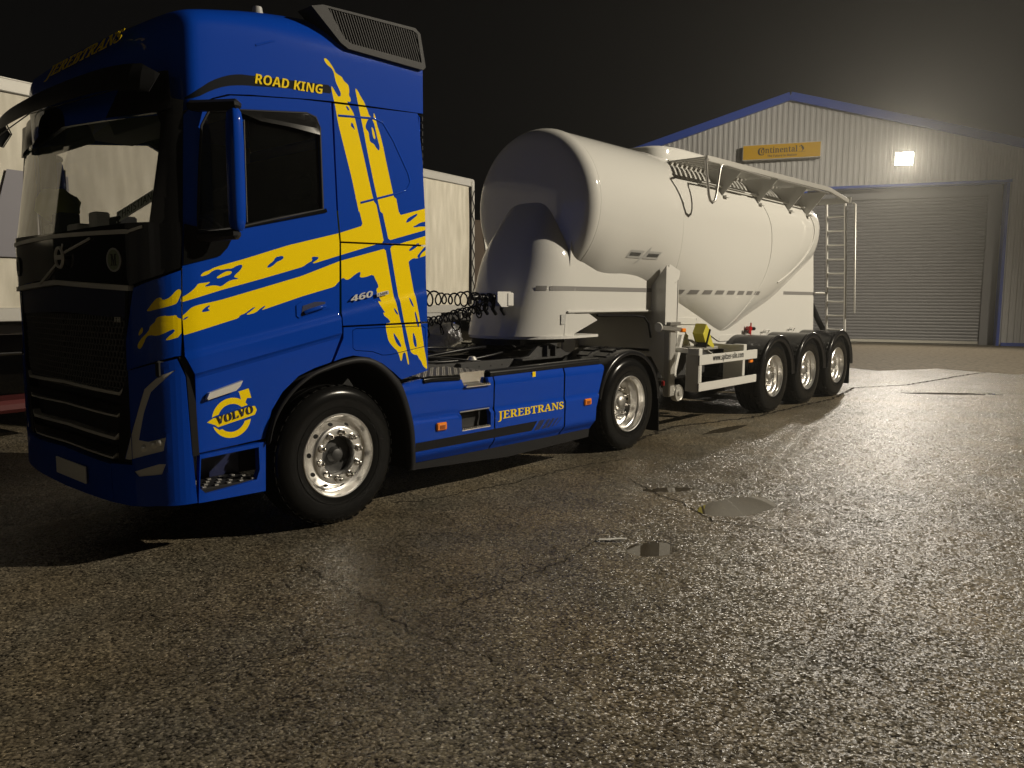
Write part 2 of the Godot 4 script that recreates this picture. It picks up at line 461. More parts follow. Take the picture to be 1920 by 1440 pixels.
	"logo_ring": [0.553,0.868, 0.424,0.883, 0.692,0.852, 0.558,0.996, 0.548,0.74],
	"logo_bar": [0.389,0.857, 0.428,0.878, 0.686,0.93, 0.719,0.928, 0.732,0.901, 0.717,0.871, 0.461,0.819, 0.444,0.834],
	"logo_arrow": [0.63,0.942, 0.61,1.025, 0.601,1.032, 0.676,1.048, 0.695,0.983, 0.664,0.986, 0.649,0.953],
	"side_lamp": [0.38,1.012, 0.396,1.044, 0.622,1.104, 0.602,1.069, 0.574,1.045, 0.386,1.002],
	"name460": [1.476,1.596, 1.68,1.64, 1.494,1.648, 1.687,1.683, 1.711,1.649, 1.83,1.675],
	"handle": [1.042,1.579, 1.085,1.605, 1.202,1.633, 1.301,1.631, 1.35,1.619, 1.321,1.559, 1.276,1.55, 1.061,1.493, 1.042,1.507],
	"crease_door": [0.249,1.278, 1.399,1.521, 0.321,1.161, 1.395,1.351],
	"side_sleeper_window": [1.417,2.88, 1.727,2.913, 1.808,2.896, 1.904,2.784, 2.045,2.566, 2.066,2.503, 2.028,2.439, 1.912,2.399, 1.491,2.275, 1.441,2.27, 1.424,2.36, 1.418,2.661],
	"deflector": [1.199,3.539, 1.29,3.57, 2.102,3.624, 2.153,3.595, 2.206,3.365, 2.18,3.34, 1.49,3.334, 1.429,3.359],
	"louvre": [1.328,3.559, 2.08,3.601, 2.123,3.587, 2.165,3.389, 2.143,3.389, 1.516,3.374, 1.46,3.396],
	"step_panel": [0.331,0.662, 0.781,0.685, 0.77,0.356, 0.313,0.362],
	"step_hole": [0.337,0.638, 0.73,0.656, 0.732,0.506, 0.707,0.443, 0.358,0.415, 0.323,0.455],
	"headlight": [0.216,1.197, 0.124,1.16, 0.018,1.076, -0.056,0.909, -0.192,0.629, -0.146,0.628, 0.13,0.705, 0.146,0.787, 0.032,0.757, -0.042,0.762, 0.009,0.929, 0.068,1.062],
	"fog": [-0.102,0.559, -0.063,0.533, 0.114,0.56, 0.139,0.623, 0.1,0.623],
	"seam_black": [0.234,1.273, 0.264,1.269, 0.318,1.163, 0.331,0.662, 0.292,0.657, 0.274,1.155],
	"bumper_corner": [-0.117,1.177, 0.228,1.264, 0.271,1.152, 0.29,0.668, 0.295,0.65, 0.31,0.359, 0.087,0.363, -0.142,0.338, -0.695,0.329],
	"windshield_low": [-0.286,2.032, 0.133,2.05, 0.274,2.061],
}

# ---------------------------------------------------------------- scene
const MAST := Vector3(15.0, 12.0, 14.5)
const LAMP_MAST := 560.0
const LAMP_WALL := 120.0

func _ready() -> void:
	rng.seed = 11
	var cam := Camera3D.new()
	cam.name = "camera"
	var yaw := deg_to_rad(48.616); var pit := deg_to_rad(-6.2975); var rol := deg_to_rad(0.2775)
	var f := Vector3(sin(yaw) * cos(pit), sin(pit), -cos(yaw) * cos(pit))
	var r := Vector3(cos(yaw), 0, sin(yaw))
	var u := r.cross(f)
	cam.transform = Transform3D(Basis(r * cos(rol) + u * sin(rol), u * cos(rol) - r * sin(rol), -f), Vector3(-1.9368, 1.6332, 4.5643))
	cam.fov = 52.5766
	cam.near = 0.05
	cam.far = 900.0
	add_child(cam)
	cam.current = true
	var sky_m := ProceduralSkyMaterial.new()
	sky_m.sky_top_color = lin(0.0012, 0.0012, 0.0014)
	sky_m.sky_horizon_color = lin(0.0035, 0.0033, 0.0032)
	sky_m.ground_bottom_color = lin(0.001, 0.001, 0.001)
	sky_m.ground_horizon_color = lin(0.0035, 0.0033, 0.0032)
	sky_m.sky_curve = 0.3
	sky_m.sun_angle_max = 0.0
	var sky := Sky.new()
	sky.sky_material = sky_m
	var env := Environment.new()
	env.background_mode = Environment.BG_SKY
	env.sky = sky
	env.tonemap_mode = Environment.TONE_MAPPER_LINEAR
	env.tonemap_exposure = 1.0
	env.sdfgi_enabled = true
	env.ssao_enabled = true
	env.ssil_enabled = true
	env.volumetric_fog_enabled = true
	env.volumetric_fog_density = 0.0014
	env.volumetric_fog_albedo = Color(0.85, 0.84, 0.8)
	env.volumetric_fog_anisotropy = 0.72
	var we := WorldEnvironment.new()
	we.name = "world_environment"
	we.environment = env
	add_child(we)

	make_curve()
	make_materials()
	build_floodlights()
	build_ground()
	build_workshop()
	build_tractor()
	build_trailer()
	build_background()


# ---------------------------------------------------------------- materials
func cell_image(size: int, freq: float, seed_value: int, what: int) -> PackedByteArray:
	var n := FastNoiseLite.new()
	n.noise_type = FastNoiseLite.TYPE_CELLULAR
	n.cellular_return_type = what
	n.frequency = freq
	n.seed = seed_value
	n.fractal_type = FastNoiseLite.FRACTAL_NONE
	var im := n.get_seamless_image(size, size, false, false, 0.02)
	im.convert(Image.FORMAT_L8)
	return im.get_data()

func make_materials() -> void:
	var fine := noise_image(512, 0.05, FastNoiseLite.TYPE_SIMPLEX, 3, 4)
	var fine_n := normal_tex(fine, 3.0)
	var drops := noise_image(512, 0.06, FastNoiseLite.TYPE_CELLULAR, 8, 1)
	var drops_n := normal_tex(drops, 1.5)
	M.fine = fine
	M.blue = mat(0.002, 0.042, 0.33, 0.5, 0.0, 0.4, 0.1)
	M.yellow = mat(0.78, 0.56, 0.006, 0.5, 0.0, 0.0, 0.15)
	M.white = mat(0.52, 0.515, 0.49, 0.5, 0.0, 0.9, 0.1)
	bumpy(M.white, drops_n, 0.03, 4.0)
	M.white_rough = bumpy(mat(0.52, 0.515, 0.49, 0.5), fine_n, 0.2, 1.5)
	M.stripe = mat(0.16, 0.155, 0.15, 0.5)
	M.black = mat(0.008, 0.008, 0.009, 0.3, 0.0, 0.0, 0.3)
	M.black_gloss = mat(0.006, 0.006, 0.006, 0.1, 0.0, 0.0, 0.4)
	M.plastic = bumpy(mat(0.016, 0.016, 0.017, 0.5, 0.0, 0.0, 0.25), fine_n, 0.4, 9.0)
	M.fender = bumpy(mat(0.008, 0.008, 0.009, 0.22, 0.0, 0.0, 0.4), drops_n, 0.12, 5.0)
	M.rubber = bumpy(mat(0.006, 0.006, 0.006, 0.2, 0.0, 0.0, 0.3), fine_n, 0.08, 7.0)
	M.mesh = mat(0.10, 0.10, 0.10, 0.4)
	M.dark = mat(0.006, 0.006, 0.006, 0.8)
	M.cloth = mat(0.02, 0.02, 0.022, 0.9)
	M.interior = mat(0.035, 0.033, 0.03, 0.8)
	M.chrome = mat(0.78, 0.76, 0.73, 0.14, 1.0)
	M.rim = bumpy(mat(0.9, 0.89, 0.87, 0.3, 1.0), fine_n, 0.1, 12.0)
	M.silver = mat(0.6, 0.59, 0.55, 0.35, 0.2)
	M.steel = bumpy(mat(0.42, 0.41, 0.39, 0.38, 0.9), fine_n, 0.3, 8.0)
	M.galv = bumpy(mat(0.5, 0.49, 0.46, 0.42, 0.7), fine_n, 0.3, 6.0)
	M.frame = bumpy(mat(0.03, 0.03, 0.03, 0.5), fine_n, 0.5, 6.0)
	M.deck = mat(0.28, 0.27, 0.25, 0.42, 0.8)
	M.amber = mat(0.75, 0.2, 0.01, 0.2, 0.0, 0.6)
	M.red = mat(0.35, 0.01, 0.01, 0.25, 0.0, 0.5)
	M.lens = mat(0.55, 0.54, 0.5, 0.08, 0.0, 1.0)
	M.lens_inner = mat(0.65, 0.64, 0.61, 0.2, 0.3)
	M.plate = mat(0.75, 0.73, 0.66, 0.4)
	M.sticker = mat(0.18, 0.22, 0.14, 0.4)
	M.grey_print = mat(0.35, 0.35, 0.34, 0.5)
	M.ink = mat(0.02, 0.02, 0.02, 0.5)
	M.navy = mat(0.008, 0.012, 0.05, 0.4)
	M.chock = bumpy(mat(0.45, 0.40, 0.03, 0.5), fine_n, 0.4, 6.0)
	M.glass = StandardMaterial3D.new()
	M.glass.albedo_color = Color(0.34, 0.42, 0.34, 0.24)
	M.glass.transparency = BaseMaterial3D.TRANSPARENCY_ALPHA
	M.glass.roughness = 0.03
	M.side_glass = StandardMaterial3D.new()
	M.side_glass.albedo_color = Color(0.03, 0.035, 0.035, 0.45)
	M.side_glass.transparency = BaseMaterial3D.TRANSPARENCY_ALPHA
	M.side_glass.roughness = 0.03
	M.cladding = bumpy(mat(0.45, 0.45, 0.45, 0.42, 0.1), fine_n, 0.12, 2.0)
	M.shutter = bumpy(mat(0.19, 0.19, 0.195, 0.45, 0.2), fine_n, 0.15, 2.0)
	M.trim_blue = mat(0.03, 0.07, 0.36, 0.35)
	M.sign_yellow = mat(0.52, 0.31, 0.012, 0.5, 0.0, 0.0, 0.2)
	M.sign_ink = mat(0.05, 0.035, 0.012, 0.5)
	M.sign_edge = mat(0.5, 0.48, 0.42, 0.5)
	M.hall = mat(0.2, 0.198, 0.19, 0.6)
	M.roof = mat(0.12, 0.12, 0.12, 0.6)
	M.concrete = bumpy(mat(1, 1, 1, 0.8, 0.0, 0.0, 0.2), fine_n, 0.7, 0.8)
	M.concrete.albedo_texture = ramp_tex(noise_image(512, 0.01, FastNoiseLite.TYPE_SIMPLEX, 41, 5), lin(0.07, 0.058, 0.042), lin(0.17, 0.145, 0.105))
	# soiled curtain cloth: blotches of grime with an outline of their own
	var grime := noise_image(512, 0.012, FastNoiseLite.TYPE_SIMPLEX_SMOOTH, 21, 5)
	M.curtain = bumpy(mat(1, 1, 1, 0.6), normal_tex(noise_image(512, 0.008, FastNoiseLite.TYPE_SIMPLEX_SMOOTH, 5, 2), 9.0), 0.5, 0.35)
	M.curtain.albedo_texture = ramp_tex(grime, lin(0.44, 0.41, 0.33), lin(0.62, 0.585, 0.49))
	M.curtain_print = mat(0.17, 0.165, 0.19, 0.6)
	M.curtain_rail = bumpy(mat(0.38, 0.37, 0.34, 0.5, 0.2), fine_n, 0.4, 4.0)
	M.curtain.uv1_scale = Vector3(0.9, 0.16, 0.9)
	M.alu = mat(0.8, 0.79, 0.76, 0.38, 0.7)
	M.tarp = bumpy(mat(0.07, 0.05, 0.035, 0.8), fine_n, 0.6, 2.0)
	M.bag = bumpy(mat(0.65, 0.64, 0.6, 0.25), normal_tex(noise_image(256, 0.02, FastNoiseLite.TYPE_SIMPLEX, 12, 4), 8.0), 0.9, 2.2)

	# the printed side of the cab: yellow cross splashed on blue
	var img := Image.create(2048, 2048, false, Image.FORMAT_RGB8)
	var blue := lin(0.002, 0.042, 0.33)
	var yel := lin(0.80, 0.58, 0.003)
	img.fill(blue)
	for i in 10: fill_poly(img, smooth_poly(poly_of("yellow%d" % i)), yel)
	for i in 15: fill_poly(img, smooth_poly(poly_of("blue%d" % i)), blue)
	fill_poly(img, smooth_poly(poly_of("island0")), yel)
	fill_poly(img, smooth_poly(poly_of("road_band")), lin(0.008, 0.009, 0.012))
	# round badge with arrow and name bar
	var c := Vector2(0.556, 0.868)
	var ring := PackedVector2Array()
	for k in 48: ring.append(c + Vector2(cos(TAU * k / 48.0) * 0.134, sin(TAU * k / 48.0) * 0.129))
	fill_poly(img, ring, yel)
	var inner := PackedVector2Array()
	for k in 48: inner.append(c + Vector2(cos(TAU * k / 48.0) * 0.094, sin(TAU * k / 48.0) * 0.090))
	fill_poly(img, inner, blue)
	fill_poly(img, poly_arr([0.36, 0.852, 0.44, 0.892, 0.69, 0.945, 0.735, 0.94, 0.748, 0.9, 0.73, 0.857, 0.47, 0.8, 0.44, 0.822]), blue)
	fill_poly(img, poly_of("logo_bar"), yel)
	fill_poly(img, poly_of("logo_arrow"), yel)
	img.generate_mipmaps()
	M.livery = mat(1, 1, 1, 0.5, 0.0, 0.4, 0.1)
	M.livery.albedo_texture = ImageTexture.create_from_image(img)

	# wet asphalt: chippings, each with its own tilt and tone, in a dark binder
	var N := 1024
	var dist := cell_image(N, 0.085, 17, FastNoiseLite.RETURN_DISTANCE)
	var cell := cell_image(N, 0.085, 17, FastNoiseLite.RETURN_CELL_VALUE)
	var slab := cell_image(N, 0.022, 23, FastNoiseLite.RETURN_CELL_VALUE)
	var grit := noise_image(N, 0.025, FastNoiseLite.TYPE_SIMPLEX, 29, 5)
	grit.convert(Image.FORMAT_L8)
	var gd := grit.get_data()
	var nd := PackedByteArray(); nd.resize(N * N * 3)
	var ad := PackedByteArray(); ad.resize(N * N * 3)
	var rd := PackedByteArray(); rd.resize(N * N)
	for y in N:
		var up := ((y + N - 1) % N) * N; var dn := ((y + 1) % N) * N; var ro := y * N
		for x in N:
			var k := ro + x
			var l := ro + (x + N - 1) % N; var r := ro + (x + 1) % N
			var gx := (dist[r] - dist[l]) * 0.0045 + (gd[r] - gd[l]) * 0.006
			var gy := (dist[dn + x] - dist[up + x]) * 0.0045 + (gd[dn + x] - gd[up + x]) * 0.006
			var cv := cell[k]
			gx += ((cv * 37) % 256 - 128) * 0.0036 + ((slab[k] * 53) % 256 - 128) * 0.0008
			gy += ((cv * 101) % 256 - 128) * 0.0036 + ((slab[k] * 29) % 256 - 128) * 0.0008
			var q := 127.0 / sqrt(gx * gx + gy * gy + 1.0)
			nd[k * 3] = int(128 + gx * q); nd[k * 3 + 1] = int(128 + gy * q); nd[k * 3 + 2] = int(128 + q)
			var t := 0.62 + 0.4 * ((cv * 71) % 256) / 256.0 + 0.3 * gd[k] / 256.0 - 0.28 * dist[k] / 256.0
			t = clampf(t, 0.0, 1.1) * 220.0
			ad[k * 3] = int(t); ad[k * 3 + 1] = int(t * 0.95); ad[k * 3 + 2] = int(t * 0.86)
			rd[k] = int(46 + 70.0 * gd[k] / 256.0 * gd[k] / 256.0 + 40.0 * dist[k] / 256.0)
	var mix := Image.create_from_data(N, N, false, Image.FORMAT_RGB8, nd)
	var alb := Image.create_from_data(N, N, false, Image.FORMAT_RGB8, ad)
	var rou := Image.create_from_data(N, N, false, Image.FORMAT_L8, rd)
	alb.generate_mipmaps()
	M.asphalt = StandardMaterial3D.new()
	M.asphalt.albedo_texture = ImageTexture.create_from_image(alb)
	M.asphalt.vertex_color_use_as_albedo = true
	M.asphalt.roughness = 1.0
	M.asphalt.metallic_specular = 0.36
	M.asphalt.roughness_texture = ImageTexture.create_from_image(rou)
	M.asphalt.normal_enabled = true
	M.asphalt.normal_texture = ImageTexture.create_from_image(mix)
	M.asphalt.normal_scale = 1.0
	M.tar = mat(0.025, 0.022, 0.018, 0.95, 0.0, 0.0, 0.05)
	M.water = mat(0.05, 0.042, 0.03, 0.02)

# ---------------------------------------------------------------- setting
func ground_height(x: float, z: float, n1: FastNoiseLite, n2: FastNoiseLite) -> float:
	var far := maxf(absf(x - 3.5) - 7.0, absf(z - 2.0) - 5.0)
	var h := 0.007 * n1.get_noise_2d(x, z) * smoothstep(12.0, 4.0, far) + 0.0025 * n2.get_noise_2d(x, z) * smoothstep(0.0, -1.5, far)
	for p in PUDDLES:
		var d := Vector2((x - p[0]) * p[5] + (z - p[1]) * p[6], -(x - p[0]) * p[6] + (z - p[1]) * p[5])
		d.x /= p[2]; d.y /= p[3]
		h -= p[4] * exp(-d.length_squared() * 1.3)
	return h

# x, z, half length, half width, depth, direction cos, sin
const PUDDLES := [[3.78, 1.89, 0.56, 0.27, 0.035, 0.98, 0.2], [2.45, 1.96, 0.29, 0.2, 0.035, 0.96, 0.28], [3.9, 1.21, 0.36, 0.09, 0.022, 0.78, 0.62], [13.6, 1.5, 1.3, 0.22, 0.03, 0.6, 0.8], [7.2, 0.15, 0.8, 0.12, 0.022, 0.99, 0.05], [16.5, 3.4, 1.8, 0.25, 0.03, 0.5, 0.86]]

const CRACKS := [[0.03, [5.08, -0.13, 6.84, -0.42, 8.15, -0.01, 9.89, 0.05, 11.16, 0.1, 13.03, -0.17, 14.33, 0.41, 17.11, 0.75, 20.88, 1.39]],
	[0.0045, [0.88, 1.71, 1.18, 1.7, 1.52, 1.69, 1.84, 1.69, 2.33, 1.59]],
	[0.0035, [-0.58, 1.41, -0.28, 1.38, -0.11, 1.54, 0.2, 1.59, 0.38, 1.7]],
	[0.0035, [0.66, 0.54, 0.6, 1.34, 0.49, 1.73, 0.53, 2.2, 0.51, 2.42]],
	[0.008, [1.99, -0.13, 2.48, 0.03, 3.16, 0.08, 3.91, 0.1, 4.8, 0.25]],
	[0.008, [3.96, 0.8, 3.65, 1.31, 3.52, 1.67, 3.29, 1.97, 3.34, 2.52]]]

func build_ground() -> void:
	var n1 := FastNoiseLite.new(); n1.frequency = 0.7; n1.seed = 4; n1.fractal_octaves = 3
	var n2 := FastNoiseLite.new(); n2.frequency = 4.0; n2.seed = 9; n2.fractal_octaves = 2
	var n3 := FastNoiseLite.new(); n3.frequency = 0.35; n3.seed = 31; n3.fractal_octaves = 5
	var n4 := FastNoiseLite.new(); n4.frequency = 1.6; n4.seed = 77; n4.fractal_octaves = 4
	var xs := []; var zs := []
	for e in [[xs, -3.5, 10.5, -260.0, 300.0], [zs, -3.0, 7.0, -260.0, 260.0]]:
		var left := []
		var v: float = e[1]
		var d := 0.08
		while v > e[3]:
			left.push_front(v)
			v -= d
			d = minf(d * 1.05, 14.0)
		for q in left: e[0].append(q)
		v = e[1] + 0.08
		d = 0.08
		while v < e[4]:
			e[0].append(v)
			if v > e[2]: d = minf(d * 1.05, 14.0)
			v += d
	var vs := PackedVector3Array(); var cs := PackedColorArray(); var uv := PackedVector2Array(); var ns := PackedVector3Array(); var ix := PackedInt32Array()
	var nz := zs.size()
	for x in xs:
		for z in zs:
			var h := ground_height(x, z, n1, n2)
			vs.append(Vector3(x, h, z))
			var e := 0.05
			ns.append(Vector3(h - ground_height(x + e, z, n1, n2), e, h - ground_height(x, z + e, n1, n2)).normalized())
			var t := 0.21 + 0.09 * n3.get_noise_2d(x, z) + 0.065 * n4.get_noise_2d(x, z)
			var hue := n4.get_noise_2d(x * 0.6 + 40.0, z * 0.6)
			cs.append(Color(t * (1.05 + 0.10 * hue), t * (1.0 + 0.02 * hue), t * (0.88 - 0.1 * hue)))
			uv.append(Vector2(x, z) / 0.95)
	for i in xs.size() - 1:
		for j in nz - 1:
			var a := i * nz + j
			ix.append_array([a, a + nz, a + 1, a + 1, a + nz, a + nz + 1])
	var arr := []
	arr.resize(Mesh.ARRAY_MAX)
	arr[Mesh.ARRAY_VERTEX] = vs; arr[Mesh.ARRAY_NORMAL] = ns; arr[Mesh.ARRAY_COLOR] = cs; arr[Mesh.ARRAY_TEX_UV] = uv; arr[Mesh.ARRAY_INDEX] = ix
	var am := ArrayMesh.new()
	am.add_surface_from_arrays(Mesh.PRIMITIVE_TRIANGLES, arr)
	var g := MeshInstance3D.new()
	g.name = "ground"
	g.mesh = am
	g.material_override = M.asphalt
	g.set_meta("kind", "structure")
	add_child(g)
	for p in PUDDLES:
		var st := st_new()
		var k := Vector3(p[5], 0, p[6]); var q := Vector3(-p[6], 0, p[5])
		var c := Vector3(p[0], -p[4] * 0.52, p[1])
		for i in 40:
			var a0 := TAU * i / 40.0; var a1 := TAU * (i + 1) / 40.0
			tri(st, c, c + k * cos(a1) * p[2] * 1.3 + q * sin(a1) * p[3] * 1.3, c + k * cos(a0) * p[2] * 1.3 + q * sin(a0) * p[3] * 1.3)
		structure("puddle", st, M.water)
	# cracks and an open joint in the asphalt, draped on the ground
	for c in CRACKS:
		var cp := poly_arr(c[1])
		var sc := st_new()
		var jit := FastNoiseLite.new(); jit.frequency = 6.0; jit.seed = 5
		var prev := []
		for i in cp.size() - 1:
			var n := int(cp[i].distance_to(cp[i + 1]) / 0.03) + 1
			var dir := (cp[i + 1] - cp[i]).normalized()
			var nor := Vector2(-dir.y, dir.x)
			for k in n:
				var q := cp[i].lerp(cp[i + 1], float(k) / n)
				q += nor * 0.06 * jit.get_noise_2d(q.x, q.y)
				var w: float = c[0] * (0.55 + 0.9 * absf(jit.get_noise_2d(q.x * 3.0 + 9.0, q.y * 3.0)))
				var e0 := q + nor * w; var e1 := q - nor * w
				var a := Vector3(e0.x, ground_height(e0.x, e0.y, n1, n2) + 0.004, e0.y)
				var b := Vector3(e1.x, ground_height(e1.x, e1.y, n1, n2) + 0.004, e1.y)
				if prev.size() > 0: quad(sc, prev[0], a, b, prev[1])
				prev = [a, b]
		structure("asphalt_crack", sc, M.tar)
	# concrete apron before the workshop door
	var ap := st_new()
	var pa := PackedVector2Array()
	for q in [[-8.0, 0.2], [8.0, 0.2], [8.5, 5.0], [7.2, 8.2], [5.8, 9.0], [4.4, 10.6], [3.0, 10.2], [1.8, 12.0], [0.4, 11.4], [-0.8, 12.6], [-2.2, 11.6], [-3.6, 12.8], [-5.0, 11.2], [-8.0, 11.8]]: pa.append(Vector2(q[0], q[1]))
	extrude(ap, pa, WA + Vector3(0, -0.1, 0), WU, WN, Vector3(0, 0.105, 0))
	structure("concrete_apron", ap, M.concrete)
	# a scrap of old road paint
	var st2 := st_new()
	var o := Vector3(2.37, 0.008, 1.68)
	var pl := poly_arr([-0.1, -0.012, -0.04, -0.022, 0.02, -0.012, 0.09, -0.016, 0.11, 0.004, 0.04, 0.016, -0.03, 0.008, -0.08, 0.016])
	extrude(st2, pl, o, Vector3(0.77, 0, 0.64), Vector3(0.64, 0, -0.77), Vector3(0, 0.004, 0))
	structure("paint_mark", st2, M.white_rough)

const WU := Vector3(0.36, 0, 0.93295)
const WN := Vector3(-0.93295, 0, 0.36)
const WA := Vector3(30.4, 0, -2.2)
func wall(u: float, y: float, off := 0.0) -> Vector3:
	return WA + WU * u + WN * off + Vector3.UP * y

func gable_y(u: float) -> float:
	return 9.3 - 0.287 * absf(u + 6.05)

func build_workshop() -> void:
	var b := thing("workshop_building", "large grey corrugated workshop with blue gable trim and wide roller door", "building", wall(-6.0, 0))
	# profiled sheets, one part for each sheet between the ribs' laps
	var u := -17.0
	while u < 5.2:
		var w := 1.0
		var st := st_new()
		var prof := []
		for r in 5:
			var o := u + r * 0.2
			prof.append_array([Vector2(o, 0.0), Vector2(o + 0.085, 0.0), Vector2(o + 0.105, 0.032), Vector2(o + 0.18, 0.032)])
		prof.append(Vector2(u + w - 0.002, 0.0))
		for i in prof.size() - 1:
			var a: Vector2 = prof[i]; var c: Vector2 = prof[i + 1]
			var spans := []
			var mid := (a.x + c.x) * 0.5
			if mid > -5.36 and mid < 1.40: spans.append(5.9)
			else: spans.append(0.05)
			for y0 in spans:
				quad(st, wall(a.x, y0, a.y), wall(c.x, y0, c.y), wall(c.x, gable_y(c.x) - 0.02, c.y), wall(a.x, gable_y(a.x) - 0.02, a.y))
		part("wall_sheet", st, M.cladding, b)
		u += w
	# masonry behind the sheets, door opening left free
	var s2 := st_new()
	for e in [[-17.0, -5.32, 0.0], [1.36, 5.2, 0.0], [-5.32, 1.36, 5.86]]:
		var pl := PackedVector2Array([Vector2(e[0], e[2]), Vector2(e[1], e[2]), Vector2(e[1], gable_y(e[1]) - 0.1), Vector2(e[0], gable_y(e[0]) - 0.1)])
		if e[0] < -6.05 and e[1] > -6.05:
			pl.insert(3, Vector2(-6.05, 9.2))
		extrude(s2, pl, WA + WN * -0.02, WU, Vector3.UP, WN * -0.3)
	part("wall_core", s2, M.concrete, b)
	# blue verge boards and roof
	for sd in [-1.0, 1.0]:
		var ue := -17.4 if sd < 0 else 5.6
		var st := st_new()
		var p0 := wall(-6.05, gable_y(-6.05), 0.1); var p1 := wall(ue, gable_y(ue), 0.1)
		bar(st, p0 + Vector3.UP * 0.06, p1 + Vector3.UP * 0.06, 0.16, 0.3, 0.01)
		part("verge_board", st, M.trim_blue, b)
		st = st_new()
		quad(st, p0 + Vector3.UP * 0.22, p1 + Vector3.UP * 0.22, p1 + Vector3.UP * 0.22 - WN * 30, p0 + Vector3.UP * 0.22 - WN * 30)
		quad(st, p0 + Vector3.UP * 0.1 - WN * 0.2, p1 + Vector3.UP * 0.1 - WN * 0.2, p1 + Vector3.UP * 0.1 - WN * 30, p0 + Vector3.UP * 0.1 - WN * 30)
		part("roof", st, M.roof, b)
		st = st_new()
		var uu := -17.0 if sd < 0 else 5.2
		box(st, wall(uu, gable_y(uu) * 0.5 - 0.1, -15.0), Vector3(0.2, gable_y(uu) - 0.2, 29.6), 0.0, Basis(WU, Vector3.UP, WN))
		part("side_wall", st, M.cladding, b)
	var wb := Basis(WU, Vector3.UP, WN)
	# base flashing
	for e in [[-17.0, -5.5], [1.5, 5.2]]:
		var st := st_new()
		box(st, wall((e[0] + e[1]) * 0.5, 0.06, 0.04), Vector3(e[1] - e[0], 0.12, 0.05), 0.004, wb)
		part("base_flashing", st, M.trim_blue, b)
	# door surround, deep reveals
	for e in [[-5.4, 0.16], [1.36, 0.1]]:
		var st := st_new()
		box(st, wall(e[0] + 0.03, 2.9, -0.16), Vector3(e[1], 5.8, 0.5), 0.006, wb)
		part("door_jamb", st, M.trim_blue, b)
	var sl := st_new()
	box(sl, wall(-2.0, 5.86, -0.15), Vector3(7.0, 0.1, 0.48), 0.006, wb)
	part("door_lintel", sl, M.trim_blue, b)
	for uu in [-5.2, 1.1]:
		var st := st_new()
		box(st, wall(uu, 2.85, -0.42), Vector3(0.44, 5.7, 0.1), 0.006, wb)
		part("guide_rail", st, M.shutter, b)
	var sh := st_new()
	box(sh, wall(-2.0, 5.62, -0.44), Vector3(6.6, 0.4, 0.1), 0.006, wb)
	part("shutter_hood", sh, M.shutter, b)
	var door := Node3D.new()
	door.name = "roller_door"
	b.add_child(door)
	# curved shutter laths
	var ls := st_new()
	ls.set_smooth_group(0)
	var n := 6
	for i in n:
		var a0 := -0.056 + 0.112 * i / n; var a1 := -0.056 + 0.112 * (i + 1) / n
		var d0 := 0.022 * cos(a0 / 0.06 * 1.3); var d1 := 0.022 * cos(a1 / 0.06 * 1.3)
		quad(ls, WU * -3.02 + Vector3.UP * a0 + WN * d0, WU * 3.02 + Vector3.UP * a0 + WN * d0, WU * 3.02 + Vector3.UP * a1 + WN * d1, WU * -3.02 + Vector3.UP * a1 + WN * d1)
	ls.set_smooth_group(-1)
	quad(ls, WU * -3.02 + Vector3.UP * 0.056 + WN * 0.006, WU * 3.02 + Vector3.UP * 0.056 + WN * 0.006, WU * 3.02 + Vector3.UP * 0.064 - WN * 0.012, WU * -3.02 + Vector3.UP * 0.064 - WN * 0.012)
	quad(ls, WU * -3.02 + Vector3.UP * -0.056 - WN * 0.014, WU * 3.02 + Vector3.UP * -0.056 - WN * 0.014, WU * 3.02 + Vector3.UP * 0.064 - WN * 0.014, WU * -3.02 + Vector3.UP * 0.064 - WN * 0.014)
	ls.generate_normals()
	var lm := ls.commit()
	for i in 45:
		var s := part_mesh("slat", lm, M.shutter, door)
		s.position += wall(-2.06, 0.16 + i * 0.12, -0.46)
	var bs := st_new()
	box(bs, wall(-2.06, 0.07, -0.45), Vector3(6.04, 0.1, 0.05), 0.006, wb)
	part("bottom_rail", bs, M.sign_edge, door)

	# sign box
	var sg := thing("sign_box", "yellow illuminated-type sign box with dark lettering high on gable wall", "sign", wall(-6.3, 7.0, 0.05))
	var st3 := st_new()
	box(st3, wall(-6.3, 7.29, 0.19), Vector3(2.85, 0.58, 0.3), 0.008, wb)
	part("case", st3, M.sign_edge, sg)
	st3 = st_new()
	box(st3, wall(-6.3, 7.29, 0.343), Vector3(2.8, 0.53, 0.006), 0.001, wb)
	part("face", st3, M.sign_yellow, sg)
	var o3 := wall(-7.72, 7.0, 0.348)
	lettering("lettering", words("C", "Droid Serif", true, 0.5), M.sign_ink, sg, o3 + WU * 0.56 + Vector3.UP * 0.165, WU, Vector3.UP, 0.24, 0.29)
	lettering("lettering", words("ontinental", "Droid Serif", true, 0.3), M.sign_ink, sg, o3 + WU * 0.68 + Vector3.UP * 0.235, WU, Vector3.UP, 1.33, 0.235)
	lettering("lettering", words("The Future in Motion", "Droid Sans", true, 0.2), M.sign_ink, sg, o3 + WU * 0.92 + Vector3.UP * 0.085, WU, Vector3.UP, 1.06, 0.09)
	st3 = st_new()
	extrude(st3, poly_arr([0.02, 0.155, 0.05, 0.2, 0.09, 0.165, 0.08, 0.125, 0.12, 0.09, 0.11, 0.03, 0.09, 0.0, 0.115, 0.0, 0.14, 0.05, 0.165, 0.06, 0.185, 0.1, 0.17, 0.15, 0.14, 0.19, 0.1, 0.225, 0.085, 0.255, 0.07, 0.225, 0.03, 0.205, 0.0, 0.2]), o3 + WU * 2.06 + Vector3.UP * 0.24, WU, Vector3.UP, WN * 0.003)
